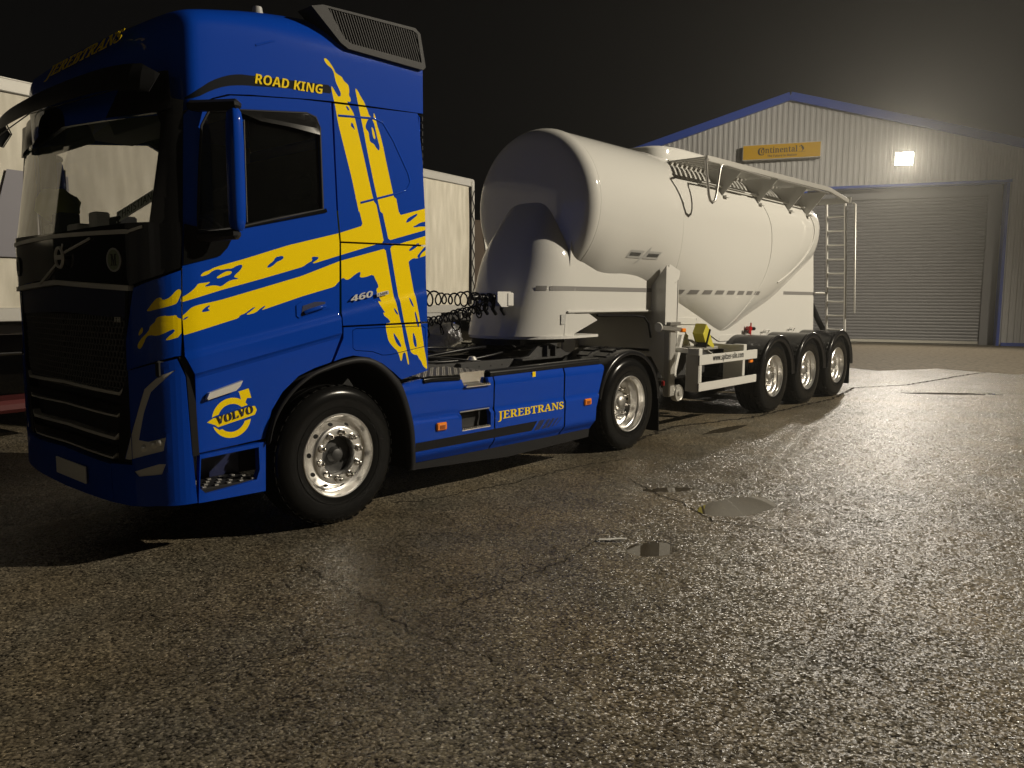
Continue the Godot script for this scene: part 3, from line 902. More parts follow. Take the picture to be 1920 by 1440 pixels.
	extrude(st3, poly_arr([0, 0, 0.24, 0, 0.24, 0.008, 0, 0.008]), o3 + WU * 2.04 + Vector3.UP * 0.225, WU, Vector3.UP, WN * 0.003)
	part("horse_emblem", st3, M.sign_ink, sg)

func build_floodlights() -> void:
	var wb := Basis(WU, Vector3.UP, WN)
	var f := thing("wall_floodlight", "dazzling white floodlight mounted on the gable above the roller door", "floodlight", wall(-2.04, 6.62, 0.1))
	var st := st_new()
	var tilt := Basis(WU, 0.2) * wb
	var c := wall(-2.04, 6.77, 0.34)
	box(st, c, Vector3(0.62, 0.48, 0.14), 0.02, tilt)
	part("housing", st, M.black, f)
	st = st_new()
	bar(st, wall(-2.04, 6.72, 0.03), wall(-2.04, 6.76, 0.28), 0.06, 0.04)
	part("bracket", st, M.black, f)
	st = st_new()
	box(st, c + tilt.z * 0.073, Vector3(0.56, 0.42, 0.006), 0.001, tilt)
	var glow := mat(1, 1, 1, 0.3)
	glow.emission_enabled = true
	glow.emission = Color(1.0, 0.97, 0.9)
	glow.emission_energy_multiplier = 120.0
	part("lamp_glass", st, glow, f)
	var l := SpotLight3D.new()
	l.name = "light"
	f.add_child(l)
	l.position = c + tilt.z * 0.12 - f.position
	l.basis = Basis(-tilt.x, tilt.y, -tilt.z)
	l.light_color = Color(1.0, 0.96, 0.9)
	l.light_energy = LAMP_WALL
	l.spot_range = 120.0
	l.spot_angle = 80.0
	l.spot_angle_attenuation = 0.4
	l.light_size = 0.24
	l.shadow_enabled = true
	# the yard's mast light, right of the picture: it throws every shadow seen on the lorry
	var m := thing("yard_light_mast", "tall galvanised lamp mast at the side of the yard", "lamp mast", Vector3(MAST.x, 0, MAST.z))
	st = st_new()
	tube(st, [Vector3(MAST.x + 0.5, -0.05, MAST.z), Vector3(MAST.x + 0.5, 6, MAST.z), Vector3(MAST.x + 0.5, MAST.y + 0.3, MAST.z)], 0.09, 12)
	part("pole", st, M.galv, m)
	st = st_new()
	bar(st, Vector3(MAST.x + 0.5, MAST.y + 0.2, MAST.z), Vector3(MAST.x + 0.05, MAST.y + 0.12, MAST.z), 0.06, 0.06)
	part("arm", st, M.galv, m)
	var dir := (Vector3(4, 1.5, -1) - MAST).normalized()
	var bx := Basis.looking_at(dir, Vector3.UP)
	st = st_new()
	box(st, MAST - dir * 0.1, Vector3(0.5, 0.36, 0.14), 0.02, bx)
	part("housing", st, M.black, m)
	st = st_new()
	box(st, MAST - dir * 0.027, Vector3(0.44, 0.3, 0.006), 0.001, bx)
	part("lamp_glass", st, glow, m)
	var k := SpotLight3D.new()
	k.name = "light"
	m.add_child(k)
	k.position = MAST + dir * 0.05 - m.position
	k.basis = bx
	k.light_color = Color(1.0, 0.95, 0.86)
	k.light_energy = LAMP_MAST
	k.spot_range = 150.0
	k.spot_angle = 75.0
	k.spot_angle_attenuation = 0.3
	k.light_size = 0.15
	k.shadow_enabled = true

# ---------------------------------------------------------------- wheels
var wheel_cache := {}

func tyre_profile(R: float, W: float) -> Array:
	# outer bead, sidewall, shoulder, grooved tread, mirrored
	var half := [Vector2(0.285, -0.012), Vector2(0.296, 0.002), Vector2(0.31, 0.006), Vector2(0.335, 0.012), Vector2(lerpf(0.3, R, 0.5), 0.017), Vector2(lerpf(0.3, R, 0.72), 0.012), Vector2(lerpf(0.3, R, 0.86), -0.001), Vector2(R - 0.014, -0.018), Vector2(R - 0.004, -0.034)]
	var out := half.duplicate()
	var n := 4
	for i in n:
		var c := -W * (i + 1.0) / (n + 1.0)
		out.append_array([Vector2(R, c + 0.007), Vector2(R - 0.013, c + 0.005), Vector2(R - 0.013, c - 0.005), Vector2(R, c - 0.007)])
	for i in half.size():
		var h: Vector2 = half[half.size() - 1 - i]
		out.append(Vector2(h.x, -W - h.y))
	return out

func wheel_meshes(kind: String) -> Dictionary:
	if wheel_cache.has(kind): return wheel_cache[kind]
	var d := {}
	var R := 0.505
	var W := 0.31
	if kind == "trailer": R = 0.532; W = 0.38
	var st := st_new()
	lathe(st, tyre_profile(R, W), 72)
	# tread blocks cut by shoulder slots
	for k in 44:
		var a := TAU * k / 44.0
		var b := Basis(Vector3.BACK, a)
		box(st, b * Vector3(R + 0.001, 0, -0.03 - 0.02), Vector3(0.008, 0.045, 0.05), 0.002, b)
	st.generate_normals()
	d.tyre = st.commit()
	# raised sidewall lettering: a ring of small blocks
	st = st_new()
	lathe(st, [Vector2(0.352, 0.0135), Vector2(0.3545, 0.0175), Vector2(0.357, 0.0145)], 72)
	st.generate_normals()
	d.bead = st.commit()
	st = st_new()
	var nut_z := 0.0
	if kind == "front":
		lathe(st, [Vector2(0.284, -0.02), Vector2(0.302, -0.004), Vector2(0.304, 0.006), Vector2(0.299, 0.011), Vector2(0.291, 0.009), Vector2(0.284, -0.004), Vector2(0.278, -0.03), Vector2(0.268, -0.052), Vector2(0.252, -0.058), Vector2(0.236, -0.044), Vector2(0.220, -0.018), Vector2(0.210, -0.004), Vector2(0.200, 0.0), Vector2(0.144, 0.0), Vector2(0.1405, -0.004), Vector2(0.1405, -0.07)], 72)
		nut_z = 0.0
	else:
		var dp := -0.165 if kind == "drive" else -0.13
		lathe(st, [Vector2(0.284, -0.02), Vector2(0.302, -0.004), Vector2(0.304, 0.006), Vector2(0.299, 0.011), Vector2(0.291, 0.008), Vector2(0.285, -0.006), Vector2(0.283, -0.05), Vector2(0.277, -0.062), Vector2(0.268, -0.068), Vector2(0.265, dp + 0.03), Vector2(0.255, dp + 0.008), Vector2(0.240, dp), Vector2(0.142, dp), Vector2(0.1405, dp - 0.01)], 72)
		nut_z = dp
	st.generate_normals()
	d.rim = st.commit()
	d.nut_z = nut_z
	# dark hand holes pierced round the disc
	d.hole_at = []
	st = st_new()
	lathe(st, [Vector2(0.0, 0.004), Vector2(0.0165, 0.004), Vector2(0.018, 0.0), Vector2(0.018, -0.02)], 14)
	st.generate_normals()
	d.hole = st.commit()
	for k in 10:
		var a := TAU * (k + 0.5) / 10.0
		var c := Vector3(cos(a), sin(a), 0)
		if kind == "front":
			var nrm := (Vector3(0, 0, 0.62) + c * 0.78).normalized()
			d.hole_at.append(Transform3D(Basis(c.cross(Vector3.BACK), nrm.cross(c.cross(Vector3.BACK)), nrm), c * 0.230 + Vector3(0, 0, -0.034)))
		else:
			d.hole_at.append(Transform3D(Basis.IDENTITY, c * 0.212 + Vector3(0, 0, nut_z)))
	st = st_new()
	lathe(st, [Vector2(0.0, 0.056), Vector2(0.010, 0.054), Vector2(0.0165, 0.046), Vector2(0.0185, 0.026), Vector2(0.021, 0.02), Vector2(0.0215, 0.01), Vector2(0.026, 0.008), Vector2(0.026, -0.002)], 12)
	st.generate_normals()
	d.nut = st.commit()
	st = st_new()
	if kind == "front":
		lathe(st, [Vector2(0.0, -0.012), Vector2(0.03, -0.013), Vector2(0.045, -0.02), Vector2(0.05, -0.035), Vector2(0.058, -0.045), Vector2(0.062, -0.06), Vector2(0.12, -0.066), Vector2(0.139, -0.066)], 40)
	else:
		lathe(st, [Vector2(0.0, nut_z + 0.085), Vector2(0.05, nut_z + 0.083), Vector2(0.075, nut_z + 0.07), Vector2(0.085, nut_z + 0.05), Vector2(0.11, nut_z + 0.045), Vector2(0.125, nut_z + 0.02), Vector2(0.139, nut_z - 0.008)], 40)
	st.generate_normals()
	d.hub = st.commit()
	wheel_cache[kind] = d
	return d

func sub(called: String, mesh: Mesh, m: Material, parent: Node3D, at := Vector3.ZERO) -> MeshInstance3D:
	var o := MeshInstance3D.new()
	o.name = called
	o.mesh = mesh
	o.material_override = m
	parent.add_child(o, true)
	o.position = at
	return o

func add_wheel(parent: Node3D, kind: String, at: Vector3, outward: float, spin: float, plain := false) -> void:
	var d := wheel_meshes(kind)
	var w := Node3D.new()
	w.name = "wheel"
	parent.add_child(w, true)
	w.position = at - parent.position
	w.basis = Basis(Vector3.UP, 0.0 if outward > 0 else PI) * Basis(Vector3.BACK, spin)
	sub("tyre", d.tyre, M.rubber, w)
	sub("rim", d.rim, M.rim, w)
	if plain: return
	sub("sidewall_bead", d.bead, M.rubber, w)
	for q in d.hole_at: sub("hand_hole", d.hole, M.dark, w).transform = q
	sub("hub", d.hub, M.frame if kind == "front" else M.steel, w)
	for k in 10:
		var a := TAU * k / 10.0
		sub("wheel_nut", d.nut, M.chrome, w, Vector3(cos(a) * 0.1675, sin(a) * 0.1675, d.nut_z))

# ---------------------------------------------------------------- tractor
func interp(p: Array, x: float) -> float:
	if x <= p[0].x: return p[0].y
	for i in p.size() - 1:
		if x <= p[i + 1].x:
			var a: Vector2 = p[i]; var b: Vector2 = p[i + 1]
			var h := b.x - a.x
			var m0 := (b.y - a.y) / h
			var m1 := m0
			if i > 0: m0 = (b.y - p[i - 1].y) / (b.x - p[i - 1].x)
			if i + 2 < p.size(): m1 = (p[i + 2].y - a.y) / (p[i + 2].x - a.x)
			var t := (x - a.x) / h
			return a.y * (2 * t * t * t - 3 * t * t + 1) + h * m0 * (t * t * t - 2 * t * t + t) + b.y * (3 * t * t - 2 * t * t * t) + h * m1 * (t * t * t - t * t)
	return p[p.size() - 1].y

func skin_panel(key, off: float, thick: float, holes := [], cell := 0.05) -> SurfaceTool:
	var st := st_new()
	var pl: PackedVector2Array = poly_of(key) if key is String else key
	panel(st, pl, holes, cell, func(v, o): return skin(v.x, v.y, off + o), thick, livery_uv)
	return st

func skin_bar(st: SurfaceTool, s0: float, y0: float, s1: float, y1: float, off: float, h: float, d: float, n := 14) -> void:
	var rings := []
	for i in n + 1:
		var t := float(i) / n
		var s := lerpf(s0, s1, t); var y := lerpf(y0, y1, t)
		rings.append(PackedVector3Array([skin(s, y - h * 0.5, off - d), skin(s, y - h * 0.5, off), skin(s, y + h * 0.5, off), skin(s, y + h * 0.5, off - d)]))
	st.set_smooth_group(-1)
	for i in n:
		for k in 4:
			quad(st, rings[i][k], rings[i][(k + 1) % 4], rings[i + 1][(k + 1) % 4], rings[i + 1][k])
	for e in [0, n]:
		quad(st, rings[e][0], rings[e][1], rings[e][2], rings[e][3])

func skin_loop(st: SurfaceTool, pl: PackedVector2Array, off: float, r: float, seg := 6) -> void:
	var p := []
	for i in pl.size() + 1:
		var v := pl[i % pl.size()]
		p.append(skin(v.x, v.y, off))
	tube(st, p, r, seg, false)

func spline(p: PackedVector2Array, n: int) -> PackedVector2Array:
	var o := PackedVector2Array()
	for i in p.size() - 1:
		for k in n: o.append(p[i].cubic_interpolate(p[i + 1], p[maxi(i - 1, 0)], p[mini(i + 2, p.size() - 1)], float(k) / n))
	o.append(p[p.size() - 1])
	return o

func commit(st: SurfaceTool) -> ArrayMesh:
	st.generate_normals()
	return st.commit()

func grow(pl: PackedVector2Array, d: float) -> PackedVector2Array:
	var r := Geometry2D.offset_polygon(pl, d, Geometry2D.JOIN_MITER)
	return r[0] if r.size() > 0 else pl

var ROOF_Z := pts2([0.02, -1.02, 0.05, -0.86, 0.10, -0.63, 0.17, -0.40, 0.24, -0.22, 0.30, -0.10, 0.335, -0.045, 0.37, -0.012, 0.41, 0.0, 0.6, 0.0, 2.3, 0.0])

func build_tractor() -> void:
	var t := thing("tractor_unit", "blue tractor unit with a yellow cross splashed over its sleeper cab", "truck", Vector3(2.8, 0, -1.25))
	var st: SurfaceTool
	# ---- door with window
	var win := poly_of("window")
	st = st_new()
	var sheared := func(pl):
		var o := PackedVector2Array()
		for v in pl: o.append(Vector2(v.x, v.y - 0.2 * v.x))
		return o
	panel(st, sheared.call(poly_of("door")), [sheared.call(win)], 0.018, func(v, o): return door_skin(Vector2(v.x, v.y + 0.2 * v.x), o), 0.03, func(v): return livery_uv(Vector2(v.x, v.y + 0.2 * v.x)))
	var door := part("door", st, M.livery, t)
	var far_win := poly_arr([0.44, 2.02, 0.62, 2.06, 1.28, 2.23, 1.34, 2.3, 1.32, 2.9, 1.2, 2.955, 0.7, 2.93, 0.46, 2.86])
	st = st_new()
	panel(st, poly_arr([0.33, 0.68, 1.4, 0.9, 1.4, 3.0, 0.9, 2.98, 0.3, 2.9]), [far_win], 0.1, flat_skin, 0.03, livery_uv)
	part_mesh("door", commit(st), M.blue, t, true)
	st = st_new()
	panel(st, grow(win, 0.004), [], 0.2, func(v, o): return skin(v.x, v.y, -0.022 + o), 0.004)
	part("window_glass", st, M.side_glass, t)
	st = st_new()
	panel(st, grow(far_win, 0.004), [], 0.2, func(v, o): return skin(v.x, v.y, -0.022 + o), 0.004)
	part_mesh("window_glass", commit(st), M.glass, t, true)
	st = st_new()
	skin_loop(st, win, -0.006, 0.011)
	part("window_seal", st, M.plastic, t)
	# wind deflector strip along the top of the window
	st = st_new()
	var wd := poly_arr([0.62, 2.775, 1.16, 2.845, 1.225, 2.83, 1.25, 2.78, 1.24, 2.72, 1.0, 2.735, 0.8, 2.735])
	panel(st, wd, [], 0.04, func(v, o): return skin(v.x, v.y, 0.03 * smoothstep(2.86, 2.72, v.y) + 0.004 + o), 0.004)
	part("wind_deflector", st, M.black_gloss, t)
	# window belt in black plastic
	st = skin_panel("belt", 0.012, 0.02)
	both("belt_trim", st, M.black_gloss, t)
	# pull handle in its dish
	st = st_new()
	var hd := poly_of("handle")
	panel(st, hd, [], 0.03, func(v, o): return skin(v.x, v.y, 0.006 + o), 0.012, livery_uv)
	part("door_handle", st, M.blue, door)
	st = st_new()
	panel(st, poly_arr([1.075, 1.505, 1.09, 1.575, 1.19, 1.603, 1.275, 1.603, 1.262, 1.567]), [], 0.04, func(v, o): return skin(v.x, v.y, 0.0085 + o), 0.003)
	part("handle_recess", st, M.navy, door)
	st = st_new()
	tube(st, [Vector3(1.10, 1.527, 0.016), Vector3(1.12, 1.54, 0.03), Vector3(1.22, 1.567, 0.032), Vector3(1.262, 1.575, 0.02)], 0.014, 8)
	part("grip", st, M.blue, door)
	# ---- sleeper sides
	both("sleeper_side", skin_panel("side_upper", 0.0, 0.03), M.livery, t)
	st = st_new()
	panel(st, sheared.call(poly_of("side_middle")), [], 0.018, func(v, o): return skin(v.x, v.y + 0.2 * v.x, 0.012 * smoothstep(1.265, 1.21, v.y) + o), 0.03, func(v): return livery_uv(Vector2(v.x, v.y + 0.2 * v.x)))
	both("sleeper_side", st, M.livery, t)
	var flap := poly_of("flap")
	both("locker_side", skin_panel("side_lower", 0.016, 0.04, [grow(flap, 0.003)]), M.livery, t)
	both("locker_flap", skin_panel(grow(flap, -0.002), 0.016, 0.02), M.livery, t)
	# pressed moulding of the blanked sleeper window
	st = st_new()
	var sw := poly_of("side_sleeper_window")
	var mp := []
	for i in range(0, 9): mp.append(skin(sw[i].x, sw[i].y, -0.006))
	var mp2 := []
	for i in mp.size() - 1:
		for k in 4: mp2.append(mp[i].lerp(mp[i + 1], k / 4.0))
	tube(st, mp2, 0.0105, 8)
	part("pressed_moulding", st, M.livery, t)
	st = st_new()
	tube(st, [Vector3(0.80, 3.20, -0.003), Vector3(0.90, 3.245, -0.004), Vector3(1.02, 3.285, -0.012), Vector3(1.12, 3.305, -0.018), Vector3(1.25, 3.318, -0.02), Vector3(1.42, 3.325, -0.018)], 0.008, 8)
	part("roof_crease", st, M.livery, t)
	# ---- inner skin, floor, rear wall
	st = st_new()
	panel(st, poly_arr([0.30, 1.25, 2.17, 1.25, 2.17, 3.02, 1.3, 2.95, 0.6, 2.86, 0.33, 2.7]), [grow(win, 0.012)], 0.3, func(v, o): return Vector3(v.x, v.y, -0.045 + o), 0.02)
	part("inner_panel", st, M.interior, t)
	st = st_new()
	panel(st, poly_arr([0.30, 1.25, 2.17, 1.25, 2.17, 3.06, 1.3, 3.02, 0.6, 3.0, 0.33, 2.9]), [grow(far_win, 0.012)], 0.3, func(v, o): return Vector3(v.x, v.y, -0.045 + o), 0.02)
	part_mesh("inner_panel", commit(st), M.interior, t, true)
	st = st_new()
	box(st, Vector3(2.19, 2.05, -1.25), Vector3(0.05, 1.95, 2.44), 0.02)
	part("rear_wall", st, M.blue, t)
	st = st_new()
	for k in 26: # bellows-like grab ladder edge behind the cab
		box(st, Vector3(2.222, 1.9 + k * 0.055, -0.06), Vector3(0.022, 0.046, 0.06), 0.008)
	part("edge_gaiter", st, M.plastic, t)
	st = st_new()
	box(st, Vector3(1.15, 1.2, -1.25), Vector3(2.05, 0.1, 2.36), 0.01)
	box(st, Vector3(1.55, 0.85, -1.25), Vector3(1.3, 0.6, 0.9), 0.02)
	box(st, Vector3(0.55, 0.8, -1.25), Vector3(0.9, 0.76, 1.8), 0.02)
	part("underbody", st, M.dark, t)
	# ---- roof
	var top := pts2([0.02, 2.84, 0.05, 2.95, 0.10, 3.08, 0.17, 3.2, 0.26, 3.275, 0.4, 3.335, 0.6, 3.39, 0.9, 3.465, 1.3, 3.535, 1.8, 3.57, 2.2, 3.575])
	var low := pts2([0.0, 2.72, 0.3, 2.715, 0.5, 2.825, 0.62, 2.872, 0.8, 2.897, 1.36, 2.966, 2.2, 3.03])
	var rings := []
	st = st_new()
	var xs := [0.022, 0.035, 0.05, 0.07, 0.095, 0.13, 0.17, 0.22, 0.27, 0.3, 0.32, 0.335, 0.35, 0.365, 0.38, 0.40, 0.43, 0.5, 0.6, 0.75, 0.9, 1.05, 1.2, 1.36, 1.5, 1.65, 1.8, 1.95, 2.08, 2.17, 2.2]
	for x in xs:
		var zc := 0.0
		for i in CVX.size() - 1:
			if CVX[i].x <= x and CVX[i + 1].x > x: zc = lerpf(CVX[i].y, CVX[i + 1].y, (x - CVX[i].x) / (CVX[i + 1].x - CVX[i].x))
		zc = interp(ROOF_Z, x)
		var w := 1.25 + zc
		var yt := interp(top, x); var yb := interp(low, x)
		var rr := minf(lerpf(0.12, 0.24, smoothstep(0.4, 1.4, x)), (yt - yb) * 0.8)
		var ring := PackedVector3Array()
		var half := []
		for k in 6: half.append(Vector2(w, lerpf(yb, yt - rr, k / 6.0)))
		for k in 9:
			var a := PI * 0.5 * k / 8.0
			half.append(Vector2(w - rr * 1.15 * (1.0 - cos(a)), yt - rr + rr * sin(a)))
		half.append(Vector2(w * 0.45, yt + 0.02)); 
		for v in half: ring.append(Vector3(x, v.y, -1.25 + v.x))
		ring.append(Vector3(x, yt + 0.03, -1.25))
		for k in half.size():
			var v: Vector2 = half[half.size() - 1 - k]
			ring.append(Vector3(x, v.y, -1.25 - v.x))
		rings.append(ring)
	st.set_smooth_group(0)
	for i in rings.size() - 1:
		for k in rings[0].size() - 1:
			for v in [rings[i][k], rings[i][k + 1], rings[i + 1][k + 1], rings[i][k], rings[i + 1][k + 1], rings[i + 1][k]]:
				st.set_uv(livery_uv(Vector2(v.x, v.y)))
				st.add_vertex(v)
	part("roof", st, M.livery, t)
	st = st_new()
	var capr: PackedVector3Array = rings[rings.size() - 1]
	for k in range(1, capr.size() - 1): tri(st, capr[0], capr[k], capr[k + 1])
	part("roof_back", st, M.plastic, t)
	# small roof-edge horn stub
	st = st_new()
	lathe(st, [Vector2(0.0, 0.085), Vector2(0.03, 0.08), Vector2(0.045, 0.0)], 16, Vector3(1.03, 3.49, -0.35), Basis(Vector3.RIGHT, -PI / 2))
	part("roof_beacon", st, M.grey_print, t)
	# lettering over the doors
	var rk := words("ROAD KING", "Droid Sans", true, 0.1)
	var rl := lettering("lettering", rk, M.yellow, t, Vector3(0.785, 2.967, 0.003), Vector3(1, 0.062, 0).normalized(), Vector3(0.16, 1, 0).normalized(), 0.5, 0.062)
	rl.set_meta("label", "yellow ROAD KING lettering on black band")
	# ---- louvred air guide behind the roof
	st = st_new()
	var df := poly_of("deflector"); var lv := poly_of("louvre")
	panel(st, df, [lv], 0.06, func(v, o): return Vector3(v.x, v.y, 0.03 + o), 0.16)
	both("air_guide", st, M.plastic, t)
	st = st_new()
	panel(st, lv, [], 0.06, func(v, o): return Vector3(v.x, v.y, -0.06 + o), 0.01)
	both("air_guide_back", st, M.dark, t)
	st = st_new()
	for k in 44:
		var x0 := 1.16 + k * 0.0235
		var seg := Geometry2D.intersect_polyline_with_polygon(PackedVector2Array([Vector2(x0, 3.62), Vector2(x0 + 0.11, 3.36)]), lv)
		for s in seg:
			if s[0].distance_to(s[1]) > 0.02: bar(st, Vector3(s[0].x, s[0].y, 0.0), Vector3(s[1].x, s[1].y, 0.0), 0.05, 0.009, 0.001)
	var lo := both("louvre_slats", st, M.plastic, t)
	lo.set_meta("kind", "stuff")
	# ---- front
	both("corner_panel", skin_panel("corner", 0.0, 0.03, [], 0.025), M.livery, t)
	var band := poly_arr([-1.07, 1.745, -0.676, 1.738, -0.05, 1.70, 0.15, 1.757, 0.262, 1.803, 0.285, 2.07, -1.07, 2.05])
	both("front_band", skin_panel(band, 0.008, 0.03, [], 0.03), M.black_gloss, t)
	st = st_new()
	skin_bar(st, -1.066, 2.03, -0.05, 2.015, 0.016, 0.026, 0.02)
	skin_bar(st, -0.05, 2.015, 0.06, 2.04, 0.014, 0.016, 0.02, 4)
	both("chrome_strip", st, M.silver, t)
	st = st_new()
	skin_bar(st, -1.066, 1.725, -0.06, 1.682, 0.02, 0.032, 0.04)
	both("chrome_strip", st, M.silver, t)
	# emblem with diagonal bar and two round stickers
	st = st_new()
	var ec := Vector3(-0.028, 1.885, -1.08)
	var eb := Basis(Vector3(0, 0, 1), Vector3.UP, Vector3(-1, 0, 0))
	lathe(st, [Vector2(0.055, 0.0), Vector2(0.058, 0.012), Vector2(0.07, 0.012), Vector2(0.074, 0.0)], 32, ec, eb)
	bar(st, ec + Vector3(-0.008, -0.0, -0.055), ec + Vector3(-0.008, 0.0, 0.055), 0.008, 0.03)
	bar(st, ec + Vector3(-0.004, 0.05, 0.045), ec + Vector3(-0.004, 0.085, 0.07), 0.008, 0.016)
	part("emblem", st, M.silver, t)
	st = st_new()
	bar(st, ec + Vector3(0.004, -0.17, -0.42), ec + Vector3(0.004, -0.035, -0.07), 0.01, 0.016)
	bar(st, ec + Vector3(0.004, 0.03, 0.07), ec + Vector3(0.03, 0.105, 0.43), 0.01, 0.016)
	part("diagonal_bar", st, M.silver, t)
	for z in [-0.46, -2.04]:
		st = st_new()
		var p := skin(-0.195, 1.852, 0.012)
		if z < -1.0: p.z = -2.5 - p.z
		var nb := Basis(Vector3(0, 0, 1), Vector3.UP, Vector3(-1, 0, 0)) * Basis(Vector3.UP, 0.18 if z > -1.0 else -0.18)
		lathe(st, [Vector2(0.0, 0.004), Vector2(0.062, 0.004), Vector2(0.064, 0.0)], 32, p, nb)
		part("round_sticker", st, M.sticker, t)
		st = st_new()
		lathe(st, [Vector2(0.062, 0.0), Vector2(0.062, 0.006), Vector2(0.072, 0.006), Vector2(0.072, 0.0)], 32, p, nb)
		part("sticker_ring", st, M.grey_print, t)
		lettering("lettering", words("M", "Droid Serif", true, 0.1), M.ink, t, p + nb * Vector3(-0.03, -0.035, 0.005), nb.x, nb.y, 0.06, 0.07)
	# grille
	both("grille_back", skin_panel(poly_arr([-1.07, 0.6, -0.28, 0.6, -0.15, 1.1, -0.12, 1.4, -0.09, 1.68, -1.07, 1.71]), -0.07, 0.0, [], 0.08), M.dark, t)
	both("grille_lip", skin_panel(poly_arr([-1.07, 1.53, -0.12, 1.5, -0.08, 1.672, -1.07, 1.7]), -0.012, 0.03, [], 0.08), M.navy, t)
	st = st_new()
	var hx := 0.042
	var gy := 1.02
	var row := 0
	while gy < 1.5:
		var s := -1.07 + (hx * 0.5 if row % 2 == 1 else 0.0)
		while s < -0.16:
			var a := Vector2(s, gy); var b := Vector2(s + hx * 0.5, gy + 0.011); var c := Vector2(s + hx * 0.5, gy + 0.038)
			var e := Vector2(s - hx * 0.5, gy + 0.011)
			for q in [[a, b], [a, e], [b, c]]:
				var v0: Vector2 = q[0]; var v1: Vector2 = q[1]
				if v0.x > -1.08 and v1.x < -0.14 + (v1.y - 1.2) * 0.05:
					bar(st, skin(v0.x, v0.y, -0.028), skin(v1.x, v1.y, -0.028), 0.012, 0.0055, 0.0)
			s += hx
		gy += 0.019 * 2.0
		row += 1
	var gm := both("grille_mesh", st, M.mesh, t)
	gm.set_meta("kind", "stuff")
	for e in [[1.03, -0.25, 0.02, M.silver], [0.93, -0.27, 0.045, M.black], [0.885, -0.29, 0.012, M.silver], [0.74, -0.33, 0.02, M.silver], [0.65, -0.35, 0.045, M.black], [0.61, -0.37, 0.012, M.silver]]:
		st = st_new()
		skin_bar(st, -1.066, e[0] + 0.02, e[1], e[0], -0.008, e[2], 0.06)
		skin_bar(st, e[1], e[0], e[1] + 0.05, e[0] + 0.03, -0.006, e[2], 0.05, 3)
		both("grille_bar", st, e[3], t)
	both("grille_side", skin_panel(poly_arr([-0.29, 0.6, -0.115, 0.62, -0.10, 1.17, -0.135, 1.36, -0.09, 1.68, -0.12, 1.68, -0.16, 1.36, -0.15, 1.15, -0.24, 1.0]), -0.004, 0.05, [], 0.05), M.black, t)
	# bumper
	var hl := poly_of("headlight"); var fg := poly_of("fog")
	both("bumper_corner", skin_panel(poly_arr([-0.112, 1.182, 0.224, 1.262, 0.266, 1.152, 0.286, 0.668, 0.29, 0.65, 0.305, 0.366, 0.087, 0.363, -0.142, 0.338, -0.35, 0.33, -0.36, 0.58, -0.115, 0.6]), 0.01, 0.05, [hl, fg], 0.03), M.livery, t)
	both("bumper", skin_panel(poly_arr([-1.07, 0.325, -0.352, 0.33, -0.362, 0.575, -1.07, 0.6]), 0.012, 0.05, [], 0.05), M.blue, t)
	both("headlight", skin_panel(hl, 0.006, 0.0, [], 0.03), M.lens, t)
	st = st_new()
	for q in [Vector2(0.075, 0.742), Vector2(0.0, 0.715), Vector2(0.11, 0.755)]:
		lathe(st, [Vector2(0.0, 0.012), Vector2(0.016, 0.01), Vector2(0.026, 0.0)], 14, skin(q.x, q.y, 0.002), Basis(Vector3(0.9, 0, 0.5), Vector3.UP, Vector3(-0.5, 0, 0.9)))
	both("headlight_reflector", st, M.lens_inner, t)
	both("fog_lamp", skin_panel(fg, 0.004, 0.0, [], 0.03), M.lens, t)
	st = st_new()
	panel(st, grow(hl, 0.02), [], 0.05, func(v, o): return skin(v.x, v.y, -0.03 + o), 0.01)
	both("headlight_housing", st, M.black, t)
	both("seam_trim", skin_panel("seam_black", 0.0, 0.04, [], 0.03), M.plastic, t)
	st = st_new()
	box(st, Vector3(-0.022, 0.46, -1.12), Vector3(0.012, 0.115, 0.52), 0.003)
	part("number_plate", st, M.plate, t)
	st = st_new()
	skin_bar(st, -1.066, 0.335, 0.2, 0.35, -0.06, 0.06, 0.1)
	both("bumper_lip", st, M.plastic, t)
	# ---- entry step
	both("step_panel", skin_panel("step_panel", 0.008, 0.05, [poly_of("step_hole")]), M.blue, t)
	st = st_new()
	box(st, Vector3(0.53, 0.53, -0.30), Vector3(0.44, 0.3, 0.02), 0.004)
	part("step_back", st, M.navy, t)
	st = st_new()
	box(st, Vector3(0.53, 0.425, -0.15), Vector3(0.42, 0.04, 0.28), 0.008)
	part("step_tread", st, M.plastic, t)
	st = st_new()
	for i in 9:
		for j in 4:
			if (i + j) % 2 == 0: box(st, Vector3(0.36 + i * 0.042, 0.449, -0.03 - j * 0.06), Vector3(0.03, 0.012, 0.035), 0.004)
	part("step_grip", st, M.steel, t)
	# ---- wheel arch
	st = st_new()
	var ao := spline(poly_of("arch_out"), 4); var ai := spline(poly_of("arch_in"), 4)
	st.set_smooth_group(0)
	for i in ao.size() - 1:
		var z := 0.03
		quad(st, Vector3(ao[i].x, ao[i].y, 0.014), Vector3(ao[i + 1].x, ao[i + 1].y, 0.014), Vector3(lerpf(ao[i + 1].x, ai[i + 1].x, 0.35), lerpf(ao[i + 1].y, ai[i + 1].y, 0.35), z + 0.012), Vector3(lerpf(ao[i].x, ai[i].x, 0.35), lerpf(ao[i].y, ai[i].y, 0.35), z + 0.012))
		quad(st, Vector3(lerpf(ao[i].x, ai[i].x, 0.35), lerpf(ao[i].y, ai[i].y, 0.35), z + 0.012), Vector3(lerpf(ao[i + 1].x, ai[i + 1].x, 0.35), lerpf(ao[i + 1].y, ai[i + 1].y, 0.35), z + 0.012), Vector3(ai[i + 1].x, ai[i + 1].y, z), Vector3(ai[i].x, ai[i].y, z))
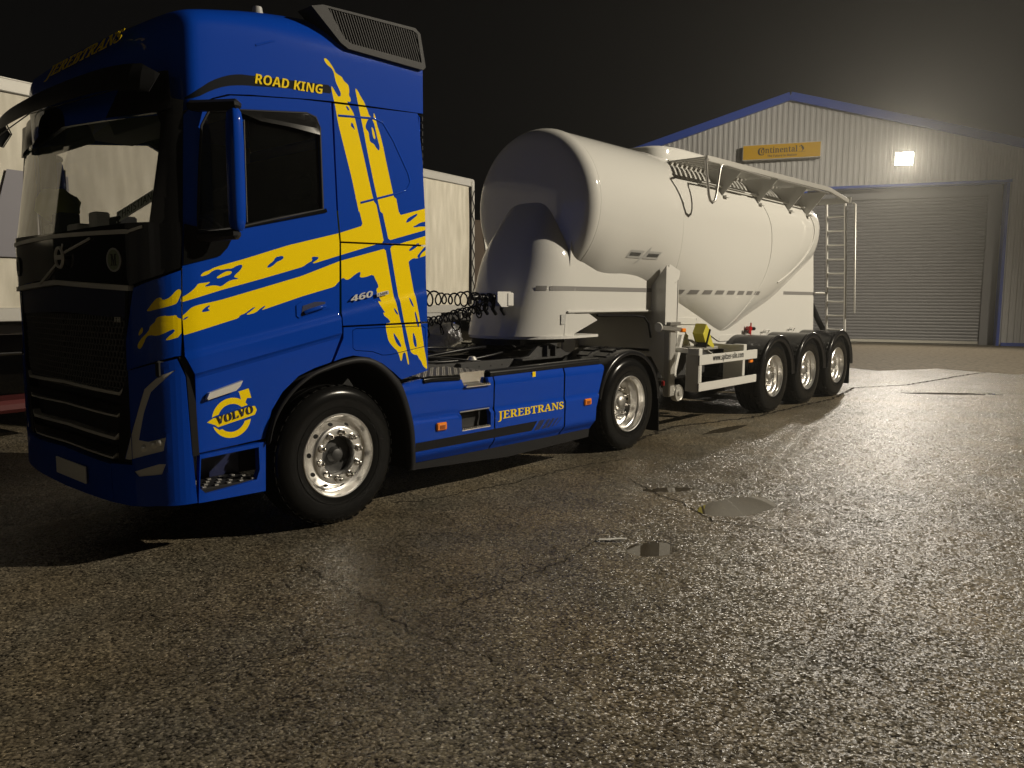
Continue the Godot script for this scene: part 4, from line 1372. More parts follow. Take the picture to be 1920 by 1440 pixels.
		quad(st, Vector3(ai[i].x, ai[i].y, z), Vector3(ai[i + 1].x, ai[i + 1].y, z), Vector3(ai[i + 1].x, ai[i + 1].y, -0.04), Vector3(ai[i].x, ai[i].y, -0.04))
	both("arch_trim", st, M.plastic, t)
	st = st_new()
	st.set_smooth_group(0)
	for i in ai.size() - 1:
		quad(st, Vector3(ai[i].x, ai[i].y, -0.04), Vector3(ai[i + 1].x, ai[i + 1].y, -0.04), Vector3(ai[i + 1].x, ai[i + 1].y, -0.5), Vector3(ai[i].x, ai[i].y, -0.5))
	both("arch_liner", st, M.dark, t)
	# side lamp and badge lettering
	var slp := poly_of("side_lamp")
	both("side_lamp", skin_panel(slp, 0.03, 0.05, [], 0.05), M.lens_inner, t)
	var vt := words("VOLVO", "Droid Serif", true, 0.06)
	lettering("badge_lettering", vt, M.navy, t, Vector3(0.455, 0.836, -0.0005), Vector3(1, 0.20, 0).normalized(), Vector3(-0.12, 1, 0).normalized(), 0.255, 0.052)
	var nx := words("460", "Droid Sans", true, 0.1, 0.006)
	lettering("badge_lettering", nx, M.lens_inner, t, Vector3(1.478, 1.60, 0.018), Vector3(1, 0.2, 0).normalized(), Vector3(0.15, 1, 0).normalized(), 0.2, 0.047)
	st = st_new()
	box(st, Vector3(1.77, 1.662, 0.02), Vector3(0.115, 0.028, 0.004), 0.002, Basis(Vector3.BACK, 0.2))
	part("badge", st, M.lens_inner, t)
	lettering("badge_lettering", words("I-SAVE", "Droid Sans", true, 0.1), M.ink, t, Vector3(1.722, 1.642, 0.0225), Vector3(1, 0.2, 0).normalized(), Vector3(0, 1, 0), 0.095, 0.02)
	build_tractor_front_extras(t)
	build_skirt(t)
	build_chassis(t)

func build_tractor_front_extras(t: Node3D) -> void:
	var st := st_new()
	# windscreen: leans back and wraps round to the doors
	var wl := func(v, o):
		var k := skin(v.x, v.y, o)
		k.x += (v.y - 2.05) * 0.16 * smoothstep(0.30, 0.0, v.x)
		return k
	panel(st, poly_arr([-1.07, 2.05, 0.285, 2.06, 0.31, 2.7, 0.3, 2.76, -1.07, 2.86]), [], 0.05, wl, 0.0)
	both("windscreen", st, M.glass, t)
	st = st_new()
	panel(st, poly_arr([0.10, 2.05, 0.287, 2.06, 0.312, 2.7, 0.32, 2.78, 0.16, 2.78, 0.14, 2.5]), [], 0.04, func(v, o): return wl.call(v, o + 0.004), 0.02)
	both("windscreen_pillar", st, M.black_gloss, t)
	st = st_new()
	panel(st, poly_arr([-1.07, 2.78, -0.2, 2.77, 0.10, 2.7, 0.16, 2.62, 0.29, 2.62, 0.30, 2.745, 0.1, 2.9, -1.07, 2.9]), [], 0.06, func(v, o): return wl.call(v, o + 0.004), 0.01)
	both("windscreen_band", st, M.black_gloss, t)
	st = st_new()
	panel(st, poly_arr([-1.07, 2.76, 0.1, 2.7, 0.24, 2.72, 0.22, 2.93, -1.07, 2.96]), [], 0.05, func(v, o): return wl.call(v, o + 0.022), 0.03)
	both("visor_backing", st, M.black, t)
	lettering("badge_lettering", words("FH", "Droid Sans", true, 0.1, 0.006), M.silver, t, skin(-0.245, 1.475, 0.0), (skin(-0.19, 1.475) - skin(-0.245, 1.475)).normalized(), Vector3.UP, 0.06, 0.032)
	# outside sun visor
	st = st_new()
	panel(st, poly_arr([-1.07, 0.0, 0.12, 0.0, 0.20, 0.35, 0.16, 1.0, 0.0, 0.92, -1.07, 0.85]), [], 0.05, func(v, o): return skin(v.x, 2.95 - 0.17 * v.y, 0.05 + 0.12 * v.y - 0.05 * v.y * v.y + o), 0.012)
	both("sun_visor", st, M.plastic, t)
	# name on the roof front
	var up := Vector3(0.45, 0.89, 0).normalized()
	lettering("lettering", words("JEREBTRANS", "Droid Serif", true, 0.2), M.yellow, t, Vector3(0.078, 3.09, -1.50), Vector3(0, 0, 1), up, 1.2, 0.13)
	# mirrors
	st = st_new()
	var mr := []
	for e in [[2.03, 0.55], [2.045, 0.8], [2.09, 0.95], [2.2, 1.0], [2.55, 1.0], [2.67, 0.95], [2.72, 0.8], [2.745, 0.5]]:
		var ring := PackedVector3Array()
		var cx := 0.535; var cz := 0.178
		for k in 16:
			var a := TAU * k / 16.0
			var px: float = signf(cos(a)) * pow(absf(cos(a)), 0.55) * 0.042 * e[1]
			var pz: float = signf(sin(a)) * pow(absf(sin(a)), 0.55) * 0.052 * e[1]
			ring.append(Vector3(cx + px + 0.0, e[0], cz + pz))
		mr.append(ring)
	loft(st, mr, true, true, true)
	both("mirror_housing", st, M.blue, t)
	st = st_new()
	bar(st, Vector3(0.36, 2.755, -0.03), Vector3(0.56, 2.765, 0.21), 0.08, 0.06, 0.02)
	both("mirror_arm", st, M.plastic, t)
	st = st_new()
	bar(st, Vector3(0.38, 1.99, -0.03), Vector3(0.54, 2.01, 0.19), 0.08, 0.06, 0.02)
	both("mirror_arm", st, M.plastic, t)
	st = st_new()
	box(st, Vector3(0.5785, 2.38, 0.178), Vector3(0.006, 0.6, 0.085), 0.002)
	both("mirror_glass", st, M.chrome, t)
	# ---- what shows through the glass
	st = st_new()
	var dr := []
	for e in [[0.10, 1.55], [0.10, 1.98], [0.16, 2.02], [0.45, 2.06], [0.62, 2.03], [0.72, 1.9], [0.72, 1.55]]:
		dr.append(PackedVector3Array([Vector3(e[0] + 0.12, e[1], -0.08), Vector3(e[0], e[1], -0.6), Vector3(e[0], e[1], -1.9), Vector3(e[0] + 0.12, e[1], -2.42)]))
	loft(st, dr, false)
	part("dashboard", st, M.interior, t)
	st = st_new()
	box(st, Vector3(0.72, 3.0, -1.25), Vector3(0.7, 0.2, 2.3), 0.06)
	part("overhead_locker", st, M.interior, t)
	st = st_new()
	for z in [-0.65, -1.8]:
		box(st, Vector3(0.32, 2.80, z), Vector3(0.02, 0.18, 0.8), 0.01, Basis(Vector3.BACK, 0.35))
	part("inner_visor", st, M.interior, t)
	for z in [-0.68, -1.82]:
		st = st_new()
		box(st, Vector3(1.2, 1.65, z), Vector3(0.52, 0.16, 0.52), 0.06)
		box(st, Vector3(1.48, 2.02, z), Vector3(0.16, 0.72, 0.5), 0.06, Basis(Vector3.BACK, -0.12))
		box(st, Vector3(1.54, 2.47, z), Vector3(0.1, 0.2, 0.28), 0.04)
		part("seat", st, M.cloth, t)
	st = st_new()
	var sw := []
	var sb := Basis(Vector3.BACK, 0.6)
	for k in 33: sw.append(Vector3(0.86, 2.0, -0.68) + sb * Vector3(0, cos(TAU * k / 32.0) * 0.22, sin(TAU * k / 32.0) * 0.22))
	tube(st, sw, 0.014, 8, false)
	tube(st, [Vector3(0.86, 2.0, -0.68) - sb * Vector3(0, 0, 0.21), Vector3(0.84, 2.0, -0.68), Vector3(0.86, 2.0, -0.68) + sb * Vector3(0, 0, 0.21)], 0.02, 8)
	tube(st, [Vector3(0.84, 1.98, -0.68), Vector3(0.6, 1.8, -0.68)], 0.04, 8)
	part("steering_wheel", st, M.plastic, t)
	# curtains of the sleeper against the back wall
	st = st_new()
	box(st, Vector3(2.1, 2.1, -1.25), Vector3(0.04, 1.6, 2.3), 0.01)
	part("sleeper_curtain", st, M.cloth, t)

func build_skirt(t: Node3D) -> void:
	var st: SurfaceTool
	var rec := poly_of("recess")
	var z0 := 0.0
	var fn := func(v, o):
		var k := 0.0
		k -= 0.012 * smoothstep(0.70, 0.683, v.y) * smoothstep(0.665, 0.675, v.y)
		k += 0.014 * smoothstep(0.675, 0.65, v.y)
		k -= 0.07 * smoothstep(0.41, 0.30, v.y)
		k -= 0.02 * smoothstep(0.90, 0.97, v.y)
		return Vector3(v.x, v.y, z0 + k + o)
	for e in [["skirt1", [rec]], ["skirt2", []], ["skirt3", []]]:
		st = st_new()
		panel(st, poly_of(e[0]), e[1], 0.03, fn, 0.03)
		part("side_skirt", st, M.blue, t)
	st = st_new()
	panel(st, poly_arr([2.05, 0.3, 4.52, 0.3, 4.68, 0.95, 2.05, 0.98]), [], 0.3, func(v, o): return Vector3(v.x, v.y, -0.1 + o), 0.02)
	part("skirt_backing", st, M.dark, t)
	st = st_new()
	panel(st, poly_arr([2.06, 0.98, 4.68, 0.95, 4.52, 0.3, 2.06, 0.3]), [], 0.3, func(v, o): return Vector3(v.x, v.y, -2.5 + o), 0.03)
	part("side_skirt", st, M.blue, t)
	st = st_new()
	plate(st, poly_of("skirt_black"), -0.055, -0.09)
	part("skirt_lip", st, M.plastic, t)
	# black top rail
	st = st_new()
	var tr := []
	for x in [2.98, 3.4, 3.9, 4.4, 4.62]: tr.append(Vector3(x, 0.972 + 0.012 * (x - 2.98), -0.055))
	tube(st, tr, 0.042, 10)
	part("skirt_rail", st, M.fender, t)
	st = st_new()
	tube(st, [Vector3(2.2, 0.975, -0.03), Vector3(2.28, 0.982, -0.03), Vector3(2.6, 0.972, -0.03)], 0.028, 10)
	part("skirt_rail", st, M.black_gloss, t)
	# flat print: black stripe that breaks up into dashes, and the name
	for key in ["stripe", "dash0", "dash1", "dash2", "dash3", "dash4"]:
		st = st_new()
		panel(st, poly_of(key), [], 0.02, func(v, o): return fn.call(v, o + 0.0015), 0.0012)
		part("stripe_print", st, M.black if key == "stripe" else M.navy, t)
	var jl := lettering("lettering", words("JEREBTRANS", "Droid Serif", true, 0.12), M.yellow, t, Vector3(3.045, 0.553, 0.0155), Vector3.RIGHT, Vector3.UP, 0.935, 0.092)
	jl.set_meta("label", "yellow serif JEREBTRANS lettering on blue side skirt")
	# polished steps
	st = st_new()
	box(st, Vector3(2.775, 0.6, -0.14), Vector3(0.36, 0.17, 0.01), 0.001)
	box(st, Vector3(2.775, 0.685, -0.07), Vector3(0.36, 0.01, 0.13), 0.001)
	part("step_pocket", st, M.steel, t)
	st = st_new()
	box(st, Vector3(2.775, 0.53, -0.055), Vector3(0.35, 0.016, 0.14), 0.003)
	for k in 14: box(st, Vector3(2.62 + k * 0.024, 0.542, -0.005), Vector3(0.012, 0.01, 0.03), 0.002)
	part("step_tread", st, M.chrome, t)
	st = st_new()
	box(st, Vector3(2.79, 0.955, -0.06), Vector3(0.30, 0.11, 0.01), 0.001)
	box(st, Vector3(2.79, 0.895, -0.02), Vector3(0.30, 0.016, 0.09), 0.003)
	for k in 12: box(st, Vector3(2.66 + k * 0.024, 0.907, 0.01), Vector3(0.012, 0.01, 0.03), 0.002)
	part("step_tread", st, M.chrome, t)
	# amber markers
	for m in [[2.358, 0.597], [4.37, 0.603]]:
		st = st_new()
		box(st, Vector3(m[0], m[1], 0.022), Vector3(0.115, 0.066, 0.024), 0.01)
		part("marker_lamp", st, M.amber, t)
		st = st_new()
		box(st, Vector3(m[0], m[1] - 0.004, 0.0345), Vector3(0.06, 0.03, 0.003), 0.001)
		part("marker_bulb", st, mat(0.25, 0.06, 0.005, 0.3), t)
	# warning label
	st = st_new()
	box(st, Vector3(3.555, 0.925, -0.004), Vector3(0.045, 0.07, 0.003), 0.001)
	part("warning_label", st, M.yellow, t)

func build_chassis(t: Node3D) -> void:
	var st: SurfaceTool
	for z in [-0.86, -1.64]:
		st = st_new()
		box(st, Vector3(3.35, 0.86, z), Vector3(5.3, 0.28, 0.08), 0.006)
		part("frame_rail", st, M.frame, t)
		st = st_new()
		var s := 1.0 if z > -1.0 else -1.0
		for k in 40: box(st, Vector3(2.4 + k * 0.085, 0.9 + 0.05 * (k % 2), z + s * 0.041), Vector3(0.016, 0.016, 0.006), 0.002)
		part("frame_bolts", st, M.dark, t)
	for x in [2.4, 3.2, 3.9, 4.7, 5.8]:
		st = st_new()
		box(st, Vector3(x, 0.86, -1.25), Vector3(0.12, 0.22, 0.72), 0.01)
		part("cross_member", st, M.frame, t)
	for z in [-0.36, -2.14]:
		st = st_new()
		box(st, Vector3(3.3, 0.62, z), Vector3(1.9, 0.5, 0.44), 0.08)
		part("fuel_tank", st, M.frame, t)
	st = st_new()
	for x in [1.37, 5.17]:
		tube(st, [Vector3(x, 0.5, -0.25), Vector3(x, 0.5, -2.25)], 0.1, 12)
	part("axle", st, M.frame, t)
	# chequer-plate walkway behind the cab
	st = st_new()
	box(st, Vector3(2.66, 0.99, -0.38), Vector3(0.8, 0.012, 0.62), 0.002)
	box(st, Vector3(2.66, 1.03, -1.25), Vector3(0.8, 0.012, 0.7), 0.002)
	part("deck_plate", st, M.deck, t)
	st = st_new()
	for i in 22:
		for j in 16:
			var a := PI * 0.25 if (i + j) % 2 == 0 else -PI * 0.25
			box(st, Vector3(2.28 + i * 0.036, 0.998, -0.09 - j * 0.038), Vector3(0.028, 0.006, 0.008), 0.002, Basis(Vector3.UP, a))
	var ds := part("deck_studs", st, M.steel, t)
	ds.set_meta("kind", "stuff")
	# air tanks and pipework caught by the light on the frame
	st = st_new()
	for e in [[2.75, -0.75, 0.07], [3.45, -0.7, 0.05]]:
		st = st_new()
		lathe(st, [Vector2(0.0, 0.035), Vector2(e[2] * 0.6, 0.03), Vector2(e[2], 0.0)], 20, Vector3(e[0], 1.04, e[1]), Basis(Vector3.RIGHT, -PI / 2))
		part("filler_cap", st, M.galv, t)
	st = st_new()
	for k in 5:
		var p := []
		for i in 13:
			var u := i / 12.0
			p.append(Vector3(2.3 + u * 2.4, 1.02 + 0.05 * sin(u * 6.0 + k * 1.7) + 0.02 * k, -0.95 - 0.13 * k + 0.05 * sin(u * 9.0 + k)))
		tube(st, p, 0.012 + 0.003 * (k % 3), 8)
	part("pipework", st, M.black, t)
	# fifth wheel
	st = st_new()
	var fw := PackedVector2Array()
	for k in 25:
		var a := lerpf(-0.9, 0.9, k / 24.0)
		fw.append(Vector2(4.68 - cos(a) * 0.48, -1.25 + sin(a) * 0.48 / sin(0.9) * 0.75))
	fw.append(Vector2(5.2, -0.92)); fw.append(Vector2(5.28, -1.05)); fw.append(Vector2(4.85, -1.22)); fw.append(Vector2(4.85, -1.28)); fw.append(Vector2(5.28, -1.45)); fw.append(Vector2(5.2, -1.58))
	extrude(st, fw, Vector3(0, 1.13, 0), Vector3.RIGHT, Vector3(0, 0, 1), Vector3(0, 0.06, 0))
	part("fifth_wheel", st, M.black, t)
	for z in [-0.80, -1.70]:
		st = st_new()
		plate(st, poly_arr([4.25, 1.0, 4.4, 1.02, 4.55, 1.12, 4.72, 1.15, 4.9, 1.1, 5.05, 1.03, 5.25, 1.01, 5.25, 0.985, 4.25, 0.985]), z + 0.02, z - 0.02)
		box(st, Vector3(4.7, 0.992, z + 0.02), Vector3(1.0, 0.02, 0.16), 0.003)
		box(st, Vector3(4.66, 1.06, z + 0.04), Vector3(0.02, 0.12, 0.06), 0.003)
		box(st, Vector3(4.8, 1.05, z + 0.04), Vector3(0.02, 0.11, 0.06), 0.003)
		part("fifth_wheel_bracket", st, M.frame, t)
	# wheels
	add_wheel(t, "front", Vector3(1.37, 0.503, -0.005), 1.0, 0.2)
	add_wheel(t, "front", Vector3(1.37, 0.503, -2.495), -1.0, 0.5)
	for s in [[-0.005, 1.0, -0.345], [-2.495, -1.0, -2.155]]:
		add_wheel(t, "drive", Vector3(5.17, 0.503, s[0]), s[1], 0.4)
		add_wheel(t, "drive", Vector3(5.17, 0.503, s[2]), s[1], 0.1, true)
	# drive axle mudguard in three pieces
	for far in [false, true]:
		st = st_new()
		var rr := []
		var n := 30
		for i in n + 1:
			var a := lerpf(deg_to_rad(168), deg_to_rad(2), float(i) / n)
			var R := 0.60 + 0.012 * smoothstep(0.2, 0.8, absf(cos(a)))
			var c := Vector3(5.17, 0.485, 0)
			var d := Vector3(cos(a), sin(a), 0)
			rr.append(PackedVector3Array([c + d * (R - 0.05) + Vector3(0, 0, 0.012), c + d * (R - 0.015) + Vector3(0, 0, 0.02), c + d * R + Vector3(0, 0, 0.0), c + d * (R + 0.006) + Vector3(0, 0, -0.04), c + d * (R + 0.012) + Vector3(0, 0, -0.3), c + d * (R + 0.006) + Vector3(0, 0, -0.62), c + d * (R - 0.02) + Vector3(0, 0, -0.65)]))
		loft(st, rr, false)
		part("mudguard", st, M.fender, t, far)
		st = st_new()
		for e in [[92, 0.0], [104, 0.0], [116, 0.0]]:
			for w in [[-0.19, 0.17], [-0.42, 0.16]]:
				var a := deg_to_rad(float(e[0]))
				box(st, Vector3(5.17 + cos(a) * 0.616, 0.485 + sin(a) * 0.616, w[0]), Vector3(0.085, 0.016, w[1]), 0.006, Basis(Vector3.BACK, a - PI / 2))
		part("mudguard_pads", st, M.fender, t, far)
		st = st_new()
		box(st, Vector3(5.80, 0.33, -0.32), Vector3(0.014, 0.42, 0.62), 0.003, Basis(Vector3.BACK, 0.06))
		part("mudflap", st, M.black, t, far)
	st = st_new()
	box(st, Vector3(5.86, 0.67, 0.0), Vector3(0.02, 0.06, 0.04), 0.006)
	part("rear_reflector", st, M.red, t)
	# air and power coils up to the trailer
	var coils := [[Vector3(2.24, 1.70, -1.05), Vector3(3.1, 1.60, -1.0), Vector3(4.02, 1.63, -0.92), 20, 0.062], [Vector3(2.24, 1.32, -1.1), Vector3(3.1, 1.34, -1.0), Vector3(4.05, 1.58, -0.98), 30, 0.045], [Vector3(2.24, 1.26, -1.25), Vector3(3.1, 1.16, -1.2), Vector3(4.1, 1.55, -1.1), 11, 0.085]]
	for c in coils:
		st = st_new()
		var p := []
		var n: int = c[3] * 12
		for i in n + 1:
			var u := float(i) / n
			var q: Vector3 = c[0].lerp(c[1], u).lerp(c[1].lerp(c[2], u), u)
			var a: float = u * c[3] * TAU
			a += 0.8 * sin(u * 17.0 + c[3]) + 0.5 * sin(u * 41.0)
			var rad: float = c[4] * (1.0 + 0.22 * sin(u * 23.0 + c[3] * 2.0)) * smoothstep(0.0, 0.04, u) * smoothstep(1.0, 0.96, u)
			p.append(q + Vector3(0, cos(a), sin(a)) * rad)
		tube(st, p, 0.0085, 6)
		part("coiled_hose", st, M.black, t)
	st = st_new()
	tube(st, [Vector3(2.2, 1.87, -0.5), Vector3(2.32, 1.87, -0.5)], 0.03, 10)
	part("grab_stub", st, M.plastic, t)

# ---------------------------------------------------------------- silo trailer
var T_TOP := pts2([5.1, 3.55, 9.4, 3.55, 10.4, 3.53, 11.3, 3.47, 11.9, 3.40])
var T_CEN := pts2([5.1, 2.68, 9.4, 2.68, 10.4, 2.72, 11.3, 2.8, 11.9, 2.86])
# height at which the shell meets the side plinth
var T_PAN := pts2([5.1, 2.05, 5.25, 2.012, 5.45, 1.945, 5.7, 1.925, 6.0, 1.93, 6.36, 1.895, 6.85, 1.74, 7.3, 1.59, 8.0, 1.355, 8.4, 1.215, 8.62, 1.17, 8.9, 1.225, 9.4, 1.385, 10.3, 1.66, 11.3, 2.08, 11.9, 2.34])
var T_W := pts2([5.1, 0.87, 9.4, 0.87, 10.4, 0.85, 11.3, 0.80, 11.9, 0.735])
var T_POW := pts2([5.1, 2.0, 6.2, 2.05, 7.2, 2.6, 8.0, 3.0, 9.2, 3.0, 10.4, 2.6, 11.3, 2.3, 11.9, 2.2])

var NECK_W := pts2([1.2, 0.605, 1.95, 0.605, 2.15, 0.57, 2.45, 0.43, 2.75, 0.27])

func tank_dims(x: float) -> Array:
	var yc := interp(T_CEN, x); var w := interp(T_W, x); var p := interp(T_POW, x)
	var f := pow(1.0 - pow(0.6 / w, p), 1.0 / p)
	return [yc, interp(T_TOP, x) - yc, (yc - interp(T_PAN, x)) / f, w, p]

func tank_ring(x: float, k := 1.0, n := 64) -> PackedVector3Array:
	var d := tank_dims(x)
	var r := PackedVector3Array()
	for i in n:
		var a := TAU * i / n
		var c := cos(a); var s := sin(a)
		if c >= 0.0:
			r.append(Vector3(x, d[0] + c * d[1] * k, -1.25 + s * d[3] * k))
		else:
			r.append(Vector3(x, d[0] - pow(-c, 2.0 / d[4]) * d[2] * k, -1.25 + signf(s) * pow(absf(s), 2.0 / d[4]) * d[3] * k))
	return r

# point on the tank's near side at station x and height y
func tank_side(x: float, y: float, off := 0.0) -> Vector3:
	var d := tank_dims(x)
	var h: float = d[1] if y > d[0] else d[2]
	var p: float = 2.0 if y > d[0] else d[4]
	var c := clampf(absf(y - d[0]) / h, 0.0, 0.999)
	var s := pow(1.0 - pow(c, p), 1.0 / p)
	var n := Vector3(0, signf(y - d[0]) * pow(c, p - 1.0) / h, pow(s, p - 1.0) / d[3]).normalized()
	return Vector3(x, y, -1.25 + s * d[3]) + n * off

func build_trailer() -> void:
	var t := thing("silo_trailer", "white silo tank semi-trailer coupled behind the blue tractor unit", "tank trailer", Vector3(8.6, 0, -1.25))
	var st: SurfaceTool
	# ---- tank
	st = st_new()
	var rings := []
	for e in [[4.918, 0.001], [4.92, 0.25], [4.926, 0.5], [4.936, 0.7], [4.948, 0.82], [4.96, 0.88], [4.98, 0.925], [5.005, 0.956], [5.035, 0.98], [5.07, 0.995], [5.1, 1.0]]:
		var r := tank_ring(5.1, e[1])
		for i in r.size(): r[i].x = e[0]
		rings.append(r)
	var x := 5.2
	while x < 11.9:
		rings.append(tank_ring(x))
		x += 0.12
	rings.append(tank_ring(11.9))
	for e in [[11.98, 0.95], [12.06, 0.85], [12.12, 0.7], [12.17, 0.45], [12.19, 0.2], [12.195, 0.001]]:
		var r := tank_ring(11.9, e[1])
		for i in r.size(): r[i].x = e[0]
		rings.append(r)
	loft(st, rings)
	var tank := part("tank", st, M.white, t)
	# weld seams: thin raised bands round the shell
	for e in [5.12, 6.92]:
		st = st_new()
		var a: PackedVector3Array = tank_ring(e - 0.006, 1.0); var b := tank_ring(e, 1.005); var c := tank_ring(e + 0.006, 1.0)
		loft(st, [a, b, c])
		part("weld_seam", st, M.white, tank)
	# oblique seam where the rear cone starts
	st = st_new()
	var sp := []
	for i in 33:
		var u := i / 32.0
		var y := lerpf(3.4, 1.15, u)
		var xx := 9.62 - 1.3 * pow((y - 2.45) / 1.3, 2.0) * (0.9 if y > 2.45 else 0.85)
		sp.append(tank_side(xx, y, 0.001))
	tube(st, sp, 0.006, 6)
	part("weld_seam", st, M.white, tank)
	# rib that stiffens the tail
	st = st_new()
	sp = []
	for i in 21:
		var u := i / 20.0
		var y := lerpf(3.2, 1.9, u)
		sp.append(tank_side(11.55 - 1.6 * pow((y - 2.75) / 0.9, 2.0), y, 0.004))
	tube(st, sp, 0.012, 6)
	part("weld_seam", st, M.white, tank)
	# ---- neck fairing over the king pin
	st = st_new()
	rings = []
	for i in 15:
		var u := i / 14.0
		var y := lerpf(1.225, 2.72, u)
		var nose := 4.26 + 0.40 * u + 0.27 * u * u * u
		var b := interp(NECK_W, y)
		var ring := PackedVector3Array()
		for k in 33:
			var a := lerpf(-PI * 0.5, PI * 0.5, k / 32.0)
			ring.append(Vector3(5.02 - (5.02 - nose) * pow(maxf(cos(a), 0.0), 0.9), y, -1.25 + signf(sin(a)) * pow(absf(sin(a)), 0.62) * b))
		rings.append(ring)
	loft(st, rings, false)
	part("neck_fairing", st, M.white, t)
	st = st_new()
	var np := PackedVector2Array()
	for k in 25:
		var a := lerpf(-PI * 0.5, PI * 0.5, k / 24.0)
		np.append(Vector2(4.95 - 0.73 * cos(a), -1.25 + sin(a) * 0.64))
	np.append(Vector2(5.5, -0.66)); np.append(Vector2(5.5, -1.84))
	extrude(st, np, Vector3(0, 1.195, 0), Vector3.RIGHT, Vector3(0, 0, 1), Vector3(0, 0.03, 0))
	part("skid_plate", st, M.white_rough, t)
	# ---- side plinth
	var up := poly_arr([4.9, 1.495, 6.70, 1.483, 6.72, 2.2, 4.95, 2.25])
	var lo := poly_arr([6.7, 1.0, 12.2, 0.95, 12.12, 1.75, 12.03, 2.44, 11.8, 2.5, 9.0, 2.2, 6.7, 2.2])
	for far in [false, true]:
		st = st_new()
		plate(st, up, -0.65, -0.67)
		part("side_panel", st, M.white, t, far)
		st = st_new()
		plate(st, lo, -0.65, -0.67)
		part("side_panel", st, M.white, t, far)
		st = st_new()
		plate(st, poly_arr([4.87, 1.484, 5.2, 1.482, 5.32, 1.455, 5.466, 1.388, 4.98, 1.23, 4.84, 1.226]), -0.648, -0.672)
		part("gusset", st, M.white, t, far)
		# folded ledges
		st = st_new()
		box(st, Vector3(5.79, 1.487, -0.64), Vector3(1.82, 0.02, 0.03), 0.003)
		part("ledge", st, M.white, t, far)
		st = st_new()
		bar(st, Vector3(6.75, 1.36, -0.645), Vector3(7.8, 1.33, -0.645), 0.02, 0.09)
		bar(st, Vector3(7.8, 1.33, -0.645), Vector3(8.5, 1.07, -0.645), 0.02, 0.09)
		bar(st, Vector3(8.5, 1.07, -0.645), Vector3(9.6, 1.06, -0.645), 0.02, 0.09)
		part("stiffener", st, M.white, t, far)
	st = st_new()
	box(st, Vector3(6.71, 1.2, -1.25), Vector3(0.02, 0.6, 1.18), 0.003)
	part("bulkhead", st, M.white_rough, t)
	st = st_new()
	box(st, Vector3(5.9, 1.47, -1.25), Vector3(1.7, 0.02, 1.14), 0.003)
	box(st, Vector3(9.4, 0.98, -1.25), Vector3(5.4, 0.04, 1.14), 0.003)
	part("chassis_floor", st, M.white_rough, t)
	# ---- grey line print: on the plinth and broken into dashes over the hopper
	var prints := [[4.97, 6.66]]
	for e in prints:
		st = st_new()
		box(st, Vector3((e[0] + e[1]) * 0.5, 1.742, -0.6485), Vector3(e[1] - e[0], 0.05, 0.003), 0.001)
		part("line_print", st, M.stripe, t)
	st = st_new()
	box(st, Vector3(11.45, 1.742, -0.6485), Vector3(1.34, 0.055, 0.003), 0.001)
	part("line_print", st, M.stripe, t)
	for e in [[38.0, 52.0], [56.0, 90.0]]:
		st = st_new()
		var lp := []
		for k in 9:
			var a := deg_to_rad(lerpf(e[0], e[1], k / 8.0))
			lp.append(Vector3(5.02 - (5.02 - 4.41) * pow(maxf(cos(a), 0.0), 0.9), 1.742, -1.25 + pow(sin(a), 0.62) * 0.605) + Vector3(-0.006, 0, 0.006))
		for k in 8:
			quad(st, lp[k] + Vector3(-0.003, -0.025, 0), lp[k + 1] + Vector3(-0.003, -0.025, 0), lp[k + 1] + Vector3(0.003, 0.025, 0), lp[k] + Vector3(0.003, 0.025, 0))
		part("line_print", st, M.stripe, t)
	for k in 8:
		st = st_new()
		var x0 := 7.05 + k * 0.31
		for i in 6:
			var a: float = x0 + i * 0.034; var b := a + 0.034
			quad(st, tank_side(a, 1.70, 0.003), tank_side(b, 1.70, 0.003), tank_side(b + 0.03, 1.755, 0.003), tank_side(a + 0.03, 1.755, 0.003))
		part("line_print", st, M.stripe, tank)
	# maker's badge
	st = st_new()
	for e in [[5.83, 6.12], [6.18, 6.47]]:
		for i in 4:
			var a: float = lerpf(e[0], e[1], i / 4.0); var b: float = lerpf(e[0], e[1], (i + 1) / 4.0)
			quad(st, tank_side(a, 2.115, 0.005), tank_side(b, 2.115, 0.005), tank_side(b + 0.05, 2.205, 0.005), tank_side(a + 0.05, 2.205, 0.005))
	quad(st, tank_side(6.05, 2.05, 0.006), tank_side(6.12, 2.08, 0.006), tank_side(6.28, 2.26, 0.006), tank_side(6.26, 2.17, 0.006))
	part("maker_badge", st, M.grey_print, tank)
	st = st_new()
	for e in [[5.87, 6.09], [6.24, 6.46]]:
		for i in 8:
			var a := lerpf(e[0], e[1], (i + 0.1) / 8.0); var b := lerpf(e[0], e[1], (i + 0.75) / 8.0)
			quad(st, tank_side(a, 2.14, 0.007), tank_side(b, 2.14, 0.007), tank_side(b + 0.02, 2.18, 0.007), tank_side(a + 0.02, 2.18, 0.007))
	part("badge_lettering", st, M.ink, tank)
	# data plate on the gusset
	st = st_new()
	box(st, Vector3(4.84, 1.405, -0.6505), Vector3(0.11, 0.11, 0.003), 0.001)
	part("data_plate", st, M.grey_print, t)
	# ---- dome collar, walkway, brackets
	st = st_new()
	rings = []
	for e in [[3.40, 1.0], [3.62, 1.0], [3.66, 0.97], [3.67, 0.9]]:
		var ring := PackedVector3Array()
		for k in 32:
			var a := TAU * k / 32.0
			ring.append(Vector3(8.15 + signf(cos(a)) * pow(absf(cos(a)), 0.6) * 0.95 * e[1], e[0], -1.3 + signf(sin(a)) * pow(absf(sin(a)), 0.6) * 0.42 * e[1]))
		rings.append(ring)
	loft(st, rings, true, false, true)
	part("dome_collar", st, M.white, t)
